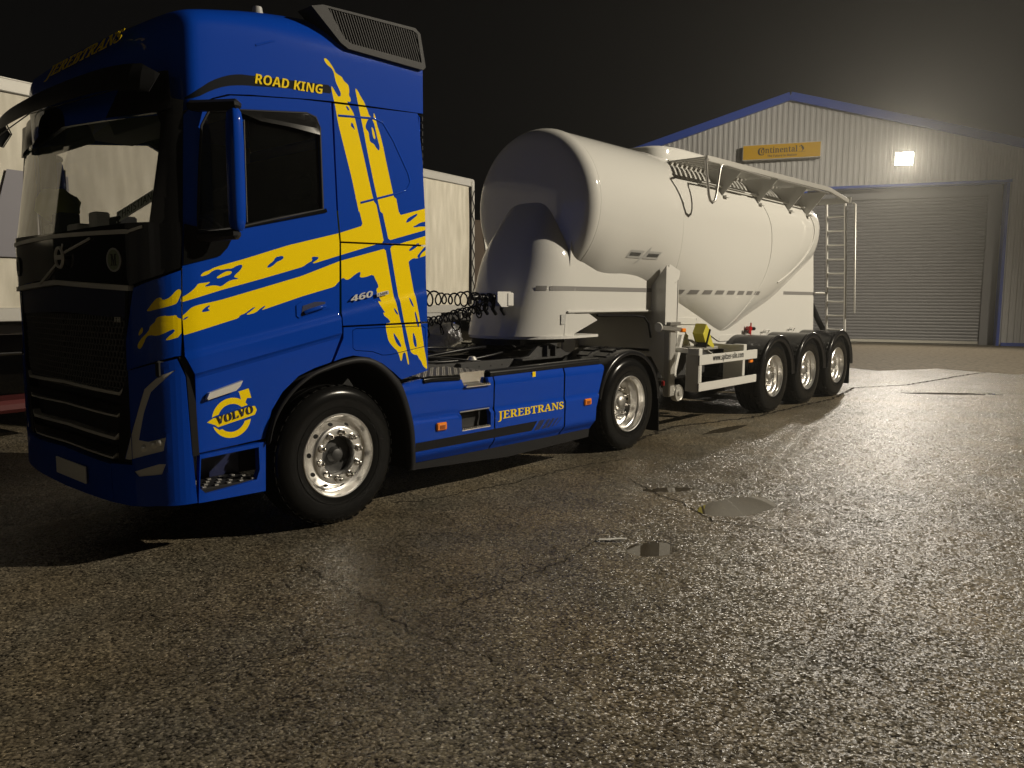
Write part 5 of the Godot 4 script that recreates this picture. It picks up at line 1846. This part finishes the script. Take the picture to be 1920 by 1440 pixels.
	for e in [7.9, 8.9]:
		st = st_new()
		lathe(st, [Vector2(0.06, 0.0), Vector2(0.06, 0.05), Vector2(0.045, 0.09), Vector2(0.0, 0.1)], 16, Vector3(e, 3.66, -1.2), Basis(Vector3.RIGHT, -PI / 2))
		tube(st, [Vector3(e + 0.2, 3.68, -1.2), Vector3(e + 0.2, 3.74, -1.2), Vector3(e + 0.4, 3.74, -1.2)], 0.012, 6)
		part("dome_fitting", st, M.black, t)
	st = st_new()
	var wy0 := 3.375; var wy1 := 3.44
	bar(st, Vector3(7.08, wy0, -0.18), Vector3(11.35, wy1, -0.18), 0.03, 0.07)
	bar(st, Vector3(7.08, wy0, -0.72), Vector3(11.35, wy1, -0.72), 0.03, 0.07)
	bar(st, Vector3(11.35, wy1, -0.18), Vector3(12.3, 3.34, -0.18), 0.03, 0.07)
	bar(st, Vector3(11.35, wy1, -0.72), Vector3(12.3, 3.34, -0.72), 0.03, 0.07)
	bar(st, Vector3(12.3, 3.36, -0.14), Vector3(12.3, 3.36, -0.76), 0.03, 0.1)
	part("walkway_frame", st, M.galv, t)
	st = st_new()
	for k in 34:
		var u := k / 33.0
		var xx := lerpf(7.12, 11.3, u)
		bar(st, Vector3(xx, lerpf(wy0, wy1, u) + 0.015, -0.20), Vector3(xx, lerpf(wy0, wy1, u) + 0.015, -0.70), 0.07, 0.02, 0.002)
	var wt := part("walkway_treads", st, M.galv, t)
	wt.set_meta("kind", "stuff")
	for e in [8.15, 9.3, 10.45, 11.25]:
		st = st_new()
		var pl := PackedVector2Array([Vector2(-0.17, 3.39), Vector2(-0.74, 3.39), Vector2(-0.74, 3.32), Vector2(-0.56, 3.14), Vector2(-0.47, 3.02)])
		extrude(st, pl, Vector3(e, 0, 0), Vector3(0.15, 0, 1), Vector3.UP, Vector3(0.012, 0, 0))
		box(st, Vector3(e + 0.0, 3.03, -0.46), Vector3(0.1, 0.03, 0.12), 0.004)
		part("walkway_bracket", st, M.white_rough, t)
	# folded hand rail hanging at the front end
	st = st_new()
	var hp := []
	for v in [Vector2(6.96, 3.335), Vector2(7.0, 3.16), Vector2(7.06, 2.93), Vector2(7.10, 2.86), Vector2(7.165, 2.835), Vector2(7.23, 2.87), Vector2(7.265, 2.95), Vector2(7.32, 3.17), Vector2(7.35, 3.28), Vector2(7.39, 3.325), Vector2(7.48, 3.33)]:
		hp.append(Vector3(v.x, v.y, -0.125))
	tube(st, hp, 0.017, 10)
	tube(st, [Vector3(6.96, 3.335, -0.125), Vector3(7.1, 3.36, -0.17)], 0.017, 8)
	part("hand_rail", st, M.steel, t)
	for e in [[7.48, 3.33, 8.9, 3.33], [9.1, 3.34, 11.2, 3.36]]:
		st = st_new()
		tube(st, [Vector3(e[0], e[1], -0.125), Vector3(e[2], e[3], -0.14)], 0.015, 8)
		part("hand_rail", st, M.steel, t)
	# pipe that runs along the shell under the walkway
	st = st_new()
	var pp := []
	for i in 12: pp.append(tank_side(7.5 + i * 0.36, 3.13, 0.045))
	tube(st, pp, 0.014, 8)
	part("air_pipe", st, M.white_rough, t)
	# ---- ladder at the tail
	var lx := 12.42
	st = st_new()
	tube(st, [Vector3(lx, 0.9, -0.49), Vector3(lx, 2.2, -0.54), Vector3(lx, 3.35, -0.60)], 0.022, 8)
	tube(st, [Vector3(lx, 0.9, -0.17), Vector3(lx, 2.2, -0.22), Vector3(lx, 3.35, -0.28)], 0.022, 8)
	part("ladder_rail", st, M.alu, t)
	for k in 9:
		st = st_new()
		var y := 1.1 + k * 0.25
		var z := lerpf(-0.49, -0.60, (y - 0.9) / 2.45)
		tube(st, [Vector3(lx, y, z), Vector3(lx, y, z + 0.32)], 0.018, 10)
		part("rung", st, M.alu, t)
	st = st_new()
	tube(st, [Vector3(lx + 0.02, 3.33, -0.16), Vector3(lx + 0.02, 3.30, -0.11), Vector3(lx + 0.02, 1.4, -0.03)], 0.016, 8)
	tube(st, [Vector3(12.1, 1.75, -0.62), Vector3(lx, 1.75, -0.52)], 0.02, 8)
	part("ladder_stay", st, M.galv, t)
	st = st_new()
	tube(st, [Vector3(12.22, 2.2, -0.8), Vector3(12.25, 1.6, -0.75), Vector3(12.35, 1.25, -0.62), Vector3(12.5, 0.95, -0.5)], 0.05, 10)
	part("tail_hose", st, M.black, t)
	# ---- support column with landing leg
	for far in [false, true]:
		st = st_new()
		lathe(st, [Vector2(0.0, 0.0), Vector2(0.143, 0.0), Vector2(0.15, -0.007), Vector2(0.15, -0.3)], 40, Vector3(6.88, 1.98, -0.47))
		part("trunnion_tube", st, M.white, t, far)
		st = st_new()
		lathe(st, [Vector2(0.19, 0.0), Vector2(0.2, -0.006), Vector2(0.21, -0.2)], 40, Vector3(7.02, 2.05, -0.575))
		part("saddle_ring", st, M.white, t, far)
		st = st_new()
		plate(st, poly_arr([6.64, 0.62, 6.84, 0.62, 6.84, 1.86, 6.76, 1.93, 6.70, 2.02, 6.64, 2.05]), -0.44, -0.455)
		extrude(st, poly_arr([-0.66, 0.95, -0.44, 0.62, -0.44, 2.05, -0.66, 1.78]), Vector3(6.63, 0, 0), Vector3(0, 0, 1), Vector3.UP, Vector3(0.012, 0, 0))
		extrude(st, poly_arr([-0.66, 0.95, -0.5, 0.62, -0.5, 1.9, -0.66, 1.78]), Vector3(7.04, 0, 0), Vector3(0, 0, 1), Vector3.UP, Vector3(0.012, 0, 0))
		plate(st, poly_arr([6.84, 0.95, 7.05, 0.95, 7.05, 1.9, 6.84, 1.86]), -0.51, -0.525)
		part("support_column", st, M.white, t, far)
		st = st_new()
		box(st, Vector3(6.69, 0.84, -0.40), Vector3(0.15, 0.86, 0.09), 0.012)
		part("landing_leg", st, M.galv, t, far)
		st = st_new()
		box(st, Vector3(6.80, 0.95, -0.42), Vector3(0.06, 0.75, 0.05), 0.006)
		bar(st, Vector3(6.8, 0.62, -0.42), Vector3(7.15, 1.15, -0.5), 0.05, 0.08)
		part("leg_bracket", st, M.white_rough, t, far)
		st = st_new()
		lathe(st, [Vector2(0.0, 0.03), Vector2(0.03, 0.03), Vector2(0.04, 0.012), Vector2(0.09, 0.01), Vector2(0.1, 0.02), Vector2(0.11, 0.0), Vector2(0.1, -0.06), Vector2(0.0, -0.06)], 24, Vector3(6.86, 0.44, -0.36))
		part("leg_foot", st, M.galv, t, far)
	st = st_new()
	bar(st, Vector3(6.33, 1.29, -0.34), Vector3(6.85, 1.25, -0.34), 0.03, 0.05)
	box(st, Vector3(6.72, 1.325, -0.37), Vector3(0.26, 0.045, 0.06), 0.005)
	part("crank_handle", st, M.steel, t)
	st = st_new()
	lathe(st, [Vector2(0.0, 0.012), Vector2(0.055, 0.012), Vector2(0.06, 0.0)], 20, Vector3(6.34, 1.29, -0.36), Basis(Vector3.UP, -PI / 2))
	part("crank_disc", st, M.white_rough, t)
	st = st_new()
	box(st, Vector3(6.88, 1.24, -0.33), Vector3(0.1, 0.05, 0.05), 0.01)
	part("marker_lamp", st, M.amber, t)
	st = st_new()
	tube(st, [Vector3(5.45, 1.44, -0.64), Vector3(6.2, 1.43, -0.63), Vector3(6.42, 1.41, -0.62), Vector3(6.5, 1.33, -0.6), Vector3(6.53, 1.15, -0.58)], 0.014, 8)
	part("air_line", st, M.black, t)
	st = st_new()
	bar(st, Vector3(6.9, 1.14, -0.6), Vector3(7.35, 1.14, -0.6), 0.1, 0.1)
	part("leg_stay", st, M.white_rough, t)
	# ---- coupling head bracket on the neck
	st = st_new()
	extrude(st, poly_arr([0.0, 1.70, 0.0, 1.60, 0.06, 1.545, 0.16, 1.545, 0.20, 1.70]), Vector3(3.86, 0, -0.74), Vector3.RIGHT, Vector3.UP, Vector3(0, 0, -0.02))
	box(st, Vector3(4.05, 1.62, -0.98), Vector3(0.1, 0.14, 0.5), 0.01)
	box(st, Vector3(4.2, 1.62, -1.1), Vector3(0.3, 0.04, 0.2), 0.01)
	part("coupling_bracket", st, M.white_rough, t)
	st = st_new()
	for z in [-0.80, -0.92, -1.04, -1.16]:
		st = st_new()
		lathe(st, [Vector2(0.0, 0.1), Vector2(0.03, 0.1), Vector2(0.04, 0.06), Vector2(0.035, 0.0)], 14, Vector3(4.03, 1.64, z), Basis(Vector3.UP, -PI / 2))
		tube(st, [Vector3(4.0, 1.6, z), Vector3(3.98, 1.52, z), Vector3(4.06, 1.47, z - 0.03)], 0.02, 8)
		part("coupling", st, M.black, t)
	# ---- side guard
	st = st_new()
	box(st, Vector3(7.555, 0.884, -0.015), Vector3(1.66, 0.125, 0.03), 0.004)
	part("side_guard", st, M.white, t)
	st = st_new()
	box(st, Vector3(7.555, 0.548, -0.015), Vector3(1.66, 0.105, 0.03), 0.004)
	part("side_guard", st, M.white, t)
	st = st_new()
	box(st, Vector3(6.735, 0.72, -0.10), Vector3(0.02, 0.46, 0.18), 0.004)
	box(st, Vector3(6.77, 0.72, -0.018), Vector3(0.06, 0.23, 0.025), 0.004)
	part("guard_post", st, M.white, t)
	st = st_new()
	box(st, Vector3(7.98, 0.72, -0.018), Vector3(0.07, 0.23, 0.025), 0.004)
	box(st, Vector3(7.98, 0.72, -0.16), Vector3(0.02, 0.46, 0.28), 0.004)
	part("guard_post", st, M.white, t)
	st = st_new()
	bar(st, Vector3(6.745, 0.985, -0.05), Vector3(6.95, 1.0, -0.62), 0.05, 0.06)
	box(st, Vector3(6.75, 0.985, -0.08), Vector3(0.09, 0.09, 0.16), 0.006)
	part("guard_arm", st, M.white_rough, t)
	st = st_new()
	bar(st, Vector3(8.0, 0.98, -0.05), Vector3(8.0, 1.0, -0.62), 0.05, 0.07)
	box(st, Vector3(8.0, 0.985, -0.08), Vector3(0.09, 0.09, 0.16), 0.006)
	part("guard_arm", st, M.white_rough, t)
	lettering("lettering", words("www.spitzer-silo.com", "Droid Sans", true, 0.1), M.ink, t, Vector3(7.07, 0.838, 0.0015), Vector3.RIGHT, Vector3.UP, 0.88, 0.1)
	st = st_new()
	box(st, Vector3(8.27, 0.79, -0.04), Vector3(0.1, 0.05, 0.03), 0.008)
	part("marker_lamp", st, M.amber, t)
	# valve on the plinth
	st = st_new()
	tube(st, [Vector3(9.38, 1.19, -0.63), Vector3(9.38, 1.19, -0.55)], 0.035, 10)
	tube(st, [Vector3(9.38, 1.10, -0.56), Vector3(9.38, 1.28, -0.56)], 0.012, 8)
	box(st, Vector3(9.32, 1.17, -0.55), Vector3(0.05, 0.12, 0.03), 0.01)
	part("valve", st, M.red, t)
	st = st_new()
	tube(st, [Vector3(9.40, 1.19, -0.58), Vector3(9.54, 1.185, -0.58)], 0.028, 10)
	part("valve_nozzle", st, M.black, t)
	for e in [[9.95, 1.09], [11.0, 1.1]]:
		st = st_new()
		tube(st, [Vector3(e[0], e[1], -0.63), Vector3(e[0], e[1] + 0.06, -0.60), Vector3(e[0] + 0.22, e[1] + 0.06, -0.60), Vector3(e[0] + 0.22, e[1], -0.63)], 0.008, 6)
		part("grab_loop", st, M.white_rough, t)
	# ---- running gear
	st = st_new()
	for ax in AXLES: tube(st, [Vector3(ax, 0.52, -0.3), Vector3(ax, 0.52, -2.2)], 0.075, 12)
	box(st, Vector3(10.0, 0.78, -0.85), Vector3(4.8, 0.2, 0.1), 0.01)
	box(st, Vector3(10.0, 0.78, -1.65), Vector3(4.8, 0.2, 0.1), 0.01)
	part("axles", st, M.frame, t)
	st = st_new()
	box(st, Vector3(7.6, 0.75, -0.95), Vector3(1.3, 0.4, 0.5), 0.05)
	tube(st, [Vector3(7.1, 0.66, -1.7), Vector3(8.5, 0.66, -1.7)], 0.19, 16)
	part("air_tank", st, M.frame, t)
	for ax in AXLES:
		add_wheel(t, "trailer", Vector3(ax, 0.528, -0.012), 1.0, ax)
		add_wheel(t, "trailer", Vector3(ax, 0.528, -2.488), -1.0, ax + 1.0)
	for far in [false, true]:
		for ax in AXLES:
			st = st_new()
			var rr := []
			var n := 28
			var bead := []
			for i in n + 1:
				var a := lerpf(deg_to_rad(178), deg_to_rad(2), float(i) / n)
				var c := Vector3(ax + 0.085, 0.50, 0)
				var d := Vector3(cos(a), sin(a), 0)
				var R := 0.605
				rr.append(PackedVector3Array([c + d * (R - 0.075) + Vector3(0, 0, 0.006), c + d * (R - 0.03) + Vector3(0, 0, 0.022), c + d * R + Vector3(0, 0, 0.004), c + d * (R + 0.006) + Vector3(0, 0, -0.05), c + d * (R + 0.006) + Vector3(0, 0, -0.63)]))
				bead.append(c + d * (R + 0.004) + Vector3(0, 0, 0.008))
			loft(st, rr, false)
			tube(st, bead, 0.014, 6)
			part("mudguard", st, M.fender, t, far)
		st = st_new()
		box(st, Vector3(12.30, 0.36, -0.3), Vector3(0.014, 0.4, 0.56), 0.003)
		part("mudflap", st, M.black, t, far)
	st = st_new()
	box(st, Vector3(12.45, 0.6, -1.25), Vector3(0.1, 0.14, 2.3), 0.01)
	tube(st, [Vector3(12.4, 0.72, -0.3), Vector3(12.75, 0.70, -0.2)], 0.035, 8)
	tube(st, [Vector3(12.4, 0.5, -0.35), Vector3(12.55, 0.48, -0.25)], 0.03, 8)
	part("tail_bar", st, M.frame, t)
	# yellow wheel chocks strapped behind the landing leg
	for e in [[7.50, -0.36], [7.64, -0.46]]:
		var ch := thing("wheel_chock", "yellow plastic wheel chock strapped on trailer, nearer of the pair" if e[0] < 7.6 else "yellow plastic wheel chock strapped on trailer, farther of the pair", "wheel chock", Vector3(e[0], 1.08, e[1]), "wheel chocks on the trailer")
		st = st_new()
		var rot := Basis(Vector3.BACK, -0.45)
		extrude(st, poly_arr([-0.14, 0.13, -0.16, -0.02, -0.05, -0.09, 0.2, -0.07, 0.2, -0.03, 0.05, 0.02, -0.02, 0.1]), Vector3(e[0], 1.13, e[1] + 0.07), rot.x, rot.y, Vector3(0, 0, -0.13))
		part("wedge", st, M.chock, ch)
		st = st_new()
		for k in 3: bar(st, Vector3(e[0], 1.13, e[1] + 0.05 - k * 0.045) + rot * Vector3(0.0, 0.085, 0), Vector3(e[0], 1.13, e[1] + 0.05 - k * 0.045) + rot * Vector3(0.19, -0.025, 0), 0.01, 0.02, 0.002)
		part("rib", st, M.chock, ch)
		st = st_new()
		box(st, Vector3(e[0] - 0.03, 1.12, e[1] + 0.01), Vector3(0.03, 0.26, 0.15), 0.003, rot)
		part("strap", st, M.black, ch)
	st = st_new()
	box(st, Vector3(7.58, 0.985, -0.44), Vector3(0.4, 0.04, 0.3), 0.006)
	bar(st, Vector3(7.4, 1.1, -0.52), Vector3(7.65, 0.9, -0.32), 0.16, 0.012)
	part("chock_holder", st, M.galv, t)

const AXLES := [9.007, 10.317, 11.627]

# ---------------------------------------------------------------- background
func build_background() -> void:
	var st: SurfaceTool
	# curtain-sided trailer parked beyond the lorry; its side runs along this line
	var a := Vector3(9.25, 0, -6.33)
	var d := Vector3(-8.55, 0, 1.2).normalized()
	var n := Vector3(-d.z, 0, d.x)
	if n.z < 0: n = -n
	var t := thing("curtain_trailer", "grimy white curtain-sided trailer parked beyond the cab of the lorry", "trailer", a + d * 4.85 - n * 1.25)
	var B := Basis(d, Vector3.UP, d.cross(Vector3.UP))
	var L := 10.5
	# the curtain, softly rippled, in bays between the straps
	st = st_new()
	var rip := FastNoiseLite.new(); rip.seed = 6; rip.frequency = 0.5
	var rings := []
	for i in 110:
		var u := 0.14 + (L - 0.2) * i / 109.0
		var r := PackedVector3Array()
		for j in 12:
			var y := lerpf(1.50, 3.80, j / 11.0)
			var b := 0.012 * sin(u * 6.1) * sin(PI * j / 11.0) + 0.02 * rip.get_noise_2d(u * 2.0, y * 0.6)
			r.append(a + d * u + n * b + Vector3.UP * y)
		rings.append(r)
	loft(st, rings, false)
	part("curtain", st, M.curtain, t)
	st = st_new()
	box(st, a + d * (L * 0.5) - n * 1.25 + Vector3.UP * 2.66, Vector3(L - 0.1, 2.5, 2.36), 0.0, B)
	part("load_space", st, M.dark, t)
	st = st_new()
	box(st, a + d * (L * 0.5) + n * 0.0 + Vector3.UP * 3.86, Vector3(L, 0.14, 0.06), 0.01, B)
	box(st, a + d * 0.05 + n * 0.005 + Vector3.UP * 2.7, Vector3(0.09, 2.4, 0.07), 0.01, B)
	box(st, a + d * (L * 0.5) - n * 1.25 + Vector3.UP * 3.93, Vector3(L, 0.03, 2.5), 0.0, B)
	part("top_rail", st, M.curtain_rail, t)
	st = st_new()
	box(st, a + d * (L * 0.5) + n * 0.01 + Vector3.UP * 1.43, Vector3(L, 0.15, 0.05), 0.008, B)
	box(st, a + d * (L * 0.5) - n * 0.3 + Vector3.UP * 1.26, Vector3(L, 0.12, 0.05), 0.008, B)
	part("side_rail", st, M.curtain_rail, t)
	# lacing down the end of the curtain
	st = st_new()
	var zz := []
	for k in 15: zz.append(a + d * (0.03 if k % 2 == 0 else 0.10) + n * 0.05 + Vector3.UP * (3.72 - k * 0.155))
	tube(st, zz, 0.008, 5)
	part("lacing", st, M.black, t)
	st = st_new()
	box(st, a + d * 0.135 + n * 0.02 + Vector3.UP * 2.65, Vector3(0.03, 2.25, 0.03), 0.004, B)
	part("end_gap", st, M.black, t)
	# dark slanting panel printed on the cloth
	st = st_new()
	var e := 8.6 - 0.15
	extrude(st, poly_arr([e - 0.62, 2.05, e + 0.28, 2.05, e + 0.02, 2.98, e - 0.62, 2.98]), a + n * 0.035, d, Vector3.UP, n * 0.003)
	part("curtain_print", st, M.curtain_print, t)
	# under-run chassis, legs and wheels in shadow
	st = st_new()
	box(st, a + d * (L * 0.5) - n * 1.25 + Vector3.UP * 1.1, Vector3(L - 0.6, 0.3, 1.0), 0.01, B)
	part("chassis", st, M.frame, t)
	for u in [2.0, 3.3, 4.6]:
		for k in [-0.2, -2.3]:
			var dw := wheel_meshes("trailer")
			var w := Node3D.new()
			w.name = "wheel"
			t.add_child(w, true)
			w.position = a + d * u + n * k + Vector3.UP * 0.528 - t.position
			w.basis = Basis(Vector3.UP, atan2(n.x, n.z) + (0.0 if k > -1.0 else PI))
			sub("tyre", dw.tyre, M.rubber, w)
			sub("rim", dw.rim, M.steel, w)
	st = st_new()
	box(st, a + d * 1.7 + n * 0.0 + Vector3.UP * 1.27, Vector3(1.3, 0.2, 0.04), 0.005, B)
	part("end_board", st, M.grey_print, t)
	st = st_new()
	box(st, a + d * 1.4 + n * 0.02 + Vector3.UP * 1.09, Vector3(1.5, 0.14, 0.04), 0.005, B)
	part("locker_box", st, M.trim_blue, t)
	st = st_new()
	box(st, a + d * 8.6 - n * 0.3 + Vector3.UP * 0.42, Vector3(1.6, 0.14, 0.6), 0.04, B)
	part("pallet_box", st, mat(0.07, 0.006, 0.006, 0.6), t)

	# second trailer under a brown sheet, farther back
	var s := thing("sheeted_trailer", "dark brown sheeted trailer standing behind the silo trailer", "trailer", Vector3(14.0, 0, -11.5))
	st = st_new()
	box(st, Vector3(14.0, 2.55, -11.5), Vector3(9.0, 2.4, 2.5), 0.08, Basis(Vector3.UP, -0.3))
	part("sheet", st, M.tarp, s)
	st = st_new()
	box(st, Vector3(14.0, 1.15, -11.5), Vector3(8.6, 0.3, 1.2), 0.02, Basis(Vector3.UP, -0.3))
	for k in [-3.0, -1.7, 2.8]:
		tube(st, [Vector3(14.0, 0.5, -11.5) + Basis(Vector3.UP, -0.3) * Vector3(k, 0, 1.2), Vector3(14.0, 0.5, -11.5) + Basis(Vector3.UP, -0.3) * Vector3(k, 0, -1.2)], 0.5, 20)
	part("chassis", st, M.frame, s)
	# ladder leaning behind the tank
	var lad := thing("leaning_ladder", "aluminium ladder leaning against the trailer behind the silo neck", "ladder", Vector3(9.6, 0, -6.1))
	for k in [0.0, 0.34]:
		st = st_new()
		bar(st, Vector3(9.55 + k, 0.0, -5.75), Vector3(9.75 + k * 0.75, 3.1, -6.55), 0.03, 0.06)
		part("rail", st, M.galv, lad)
	for k in 10:
		st = st_new()
		var u := (k + 0.6) / 10.4
		bar(st, Vector3(9.55, 0, -5.75).lerp(Vector3(9.75, 3.1, -6.55), u), Vector3(9.89, 0, -5.75).lerp(Vector3(10.005, 3.1, -6.55), u), 0.03, 0.03)
		part("rung", st, M.galv, lad)
	# crumpled plastic bag lying on low boxes behind the tractor
	var bag := thing("plastic_bag", "crumpled white plastic sack seen under the coiled hoses", "sack", Vector3(5.6, 0, -3.5))
	st = st_new()
	var nb := FastNoiseLite.new(); nb.seed = 3; nb.frequency = 2.2
	rings = []
	for i in 15:
		var th := PI * (i + 0.02) / 14.04
		var r := PackedVector3Array()
		for k in 24:
			var ph := TAU * k / 24.0
			var v := Vector3(sin(th) * cos(ph), cos(th), sin(th) * sin(ph))
			var q := 1.0 + 0.35 * nb.get_noise_3dv(v)
			r.append(Vector3(5.6, 1.05, -3.5) + v * Vector3(0.42, 0.28, 0.3) * q)
		rings.append(r)
	loft(st, rings)
	part("sack", st, M.bag, bag)
	st = st_new()
	box(st, Vector3(5.6, 0.4, -3.5), Vector3(1.3, 0.8, 0.9), 0.02)
	part("crate", st, M.frame, bag)

	# pale hall across the yard, before the tractor: it hands lamplight back to the cab's front
	var hall := thing("pale_hall", "low pale hall facing the tractor across the yard, left of the picture", "building", Vector3(-16.0, 0, 0))
	for k in 26:
		st = st_new()
		var z0 := -14.0 + k * 1.2
		box(st, Vector3(-16.0, 3.2, z0 + 0.6), Vector3(0.12, 6.4, 1.185), 0.02)
		part("wall_panel", st, M.hall, hall)
	st = st_new()
	box(st, Vector3(-20.0, 6.55, 1.6), Vector3(8.6, 0.25, 31.6), 0.02)
	part("roof", st, M.roof, hall)
	st = st_new()
	box(st, Vector3(-20.2, 3.2, 1.6), Vector3(8.0, 6.4, 31.0), 0.0)
	part("body", st, M.roof, hall)
	for z0 in [-6.0, 2.0, 10.0]:
		st = st_new()
		box(st, Vector3(-15.92, 2.0, z0), Vector3(0.06, 4.0, 3.4), 0.01)
		part("gate", st, M.shutter, hall)

	# ---- things lying on the dashboard
	var np := thing("name_plate", "pale number-plate style sign with dark lettering behind the windscreen", "plate", Vector3(0.22, 2.08, -0.42))
	st = st_new()
	var pb := Basis(Vector3(0.28, 0.36, 0.89).normalized(), Vector3(0.25, 0.88, -0.4).normalized(), Vector3.BACK)
	pb = pb.orthonormalized()
	var pc := Vector3(0.25, 2.2, -0.56)
	box(st, pc, Vector3(0.36, 0.085, 0.008), 0.003, pb)
	part("board", st, M.plate, np)
	lettering("lettering", words("CHRISTIAN", "Droid Sans", false, 0.1), M.ink, np, pc + pb * Vector3(-0.165, -0.028, 0.0045), pb.x, pb.y, 0.33, 0.056)
	var ve := thing("safety_vest", "yellow high-visibility vest lying at the far end of the dashboard", "vest", Vector3(0.36, 2.1, -2.2))
	st = st_new()
	rings = []
	for i in 11:
		var th := PI * (i + 0.02) / 10.04
		var r := PackedVector3Array()
		for k in 18:
			var ph := TAU * k / 18.0
			var v := Vector3(sin(th) * cos(ph), cos(th), sin(th) * sin(ph))
			r.append(Vector3(0.36, 2.33, -2.2) + v * Vector3(0.16, 0.13, 0.1) * (1.0 + 0.3 * nb.get_noise_3dv(v * 1.4)))
		rings.append(r)
	loft(st, rings)
	part("cloth", st, mat(0.55, 0.55, 0.03, 0.7), ve)
	var items := [[0.25, -0.75, 0.16, 0.07, 0.12, "dark", "dark plastic box on dashboard, nearest the name sign"], [0.22, -1.05, 0.12, 0.1, 0.1, "plate", "pale carton standing in the middle of the dashboard"], [0.2, -1.35, 0.2, 0.06, 0.1, "plate", "flat pale packet lying on the dashboard"], [0.22, -1.65, 0.16, 0.12, 0.14, "dark", "dark bag lying on the dashboard beside the vest"], [0.24, -1.95, 0.12, 0.08, 0.1, "plate", "small pale box at the far end of dashboard"]]
	for it in items:
		var o := thing("dashboard_item", it[6], "box", Vector3(it[0], 2.03, it[1]))
		st = st_new()
		box(st, Vector3(it[0], 2.035 + it[3] * 0.8, it[1]), Vector3(it[4], it[3] * 1.6, it[2]), 0.012)
		part("body", st, M.cloth if it[5] == "dark" else M.plate, o)
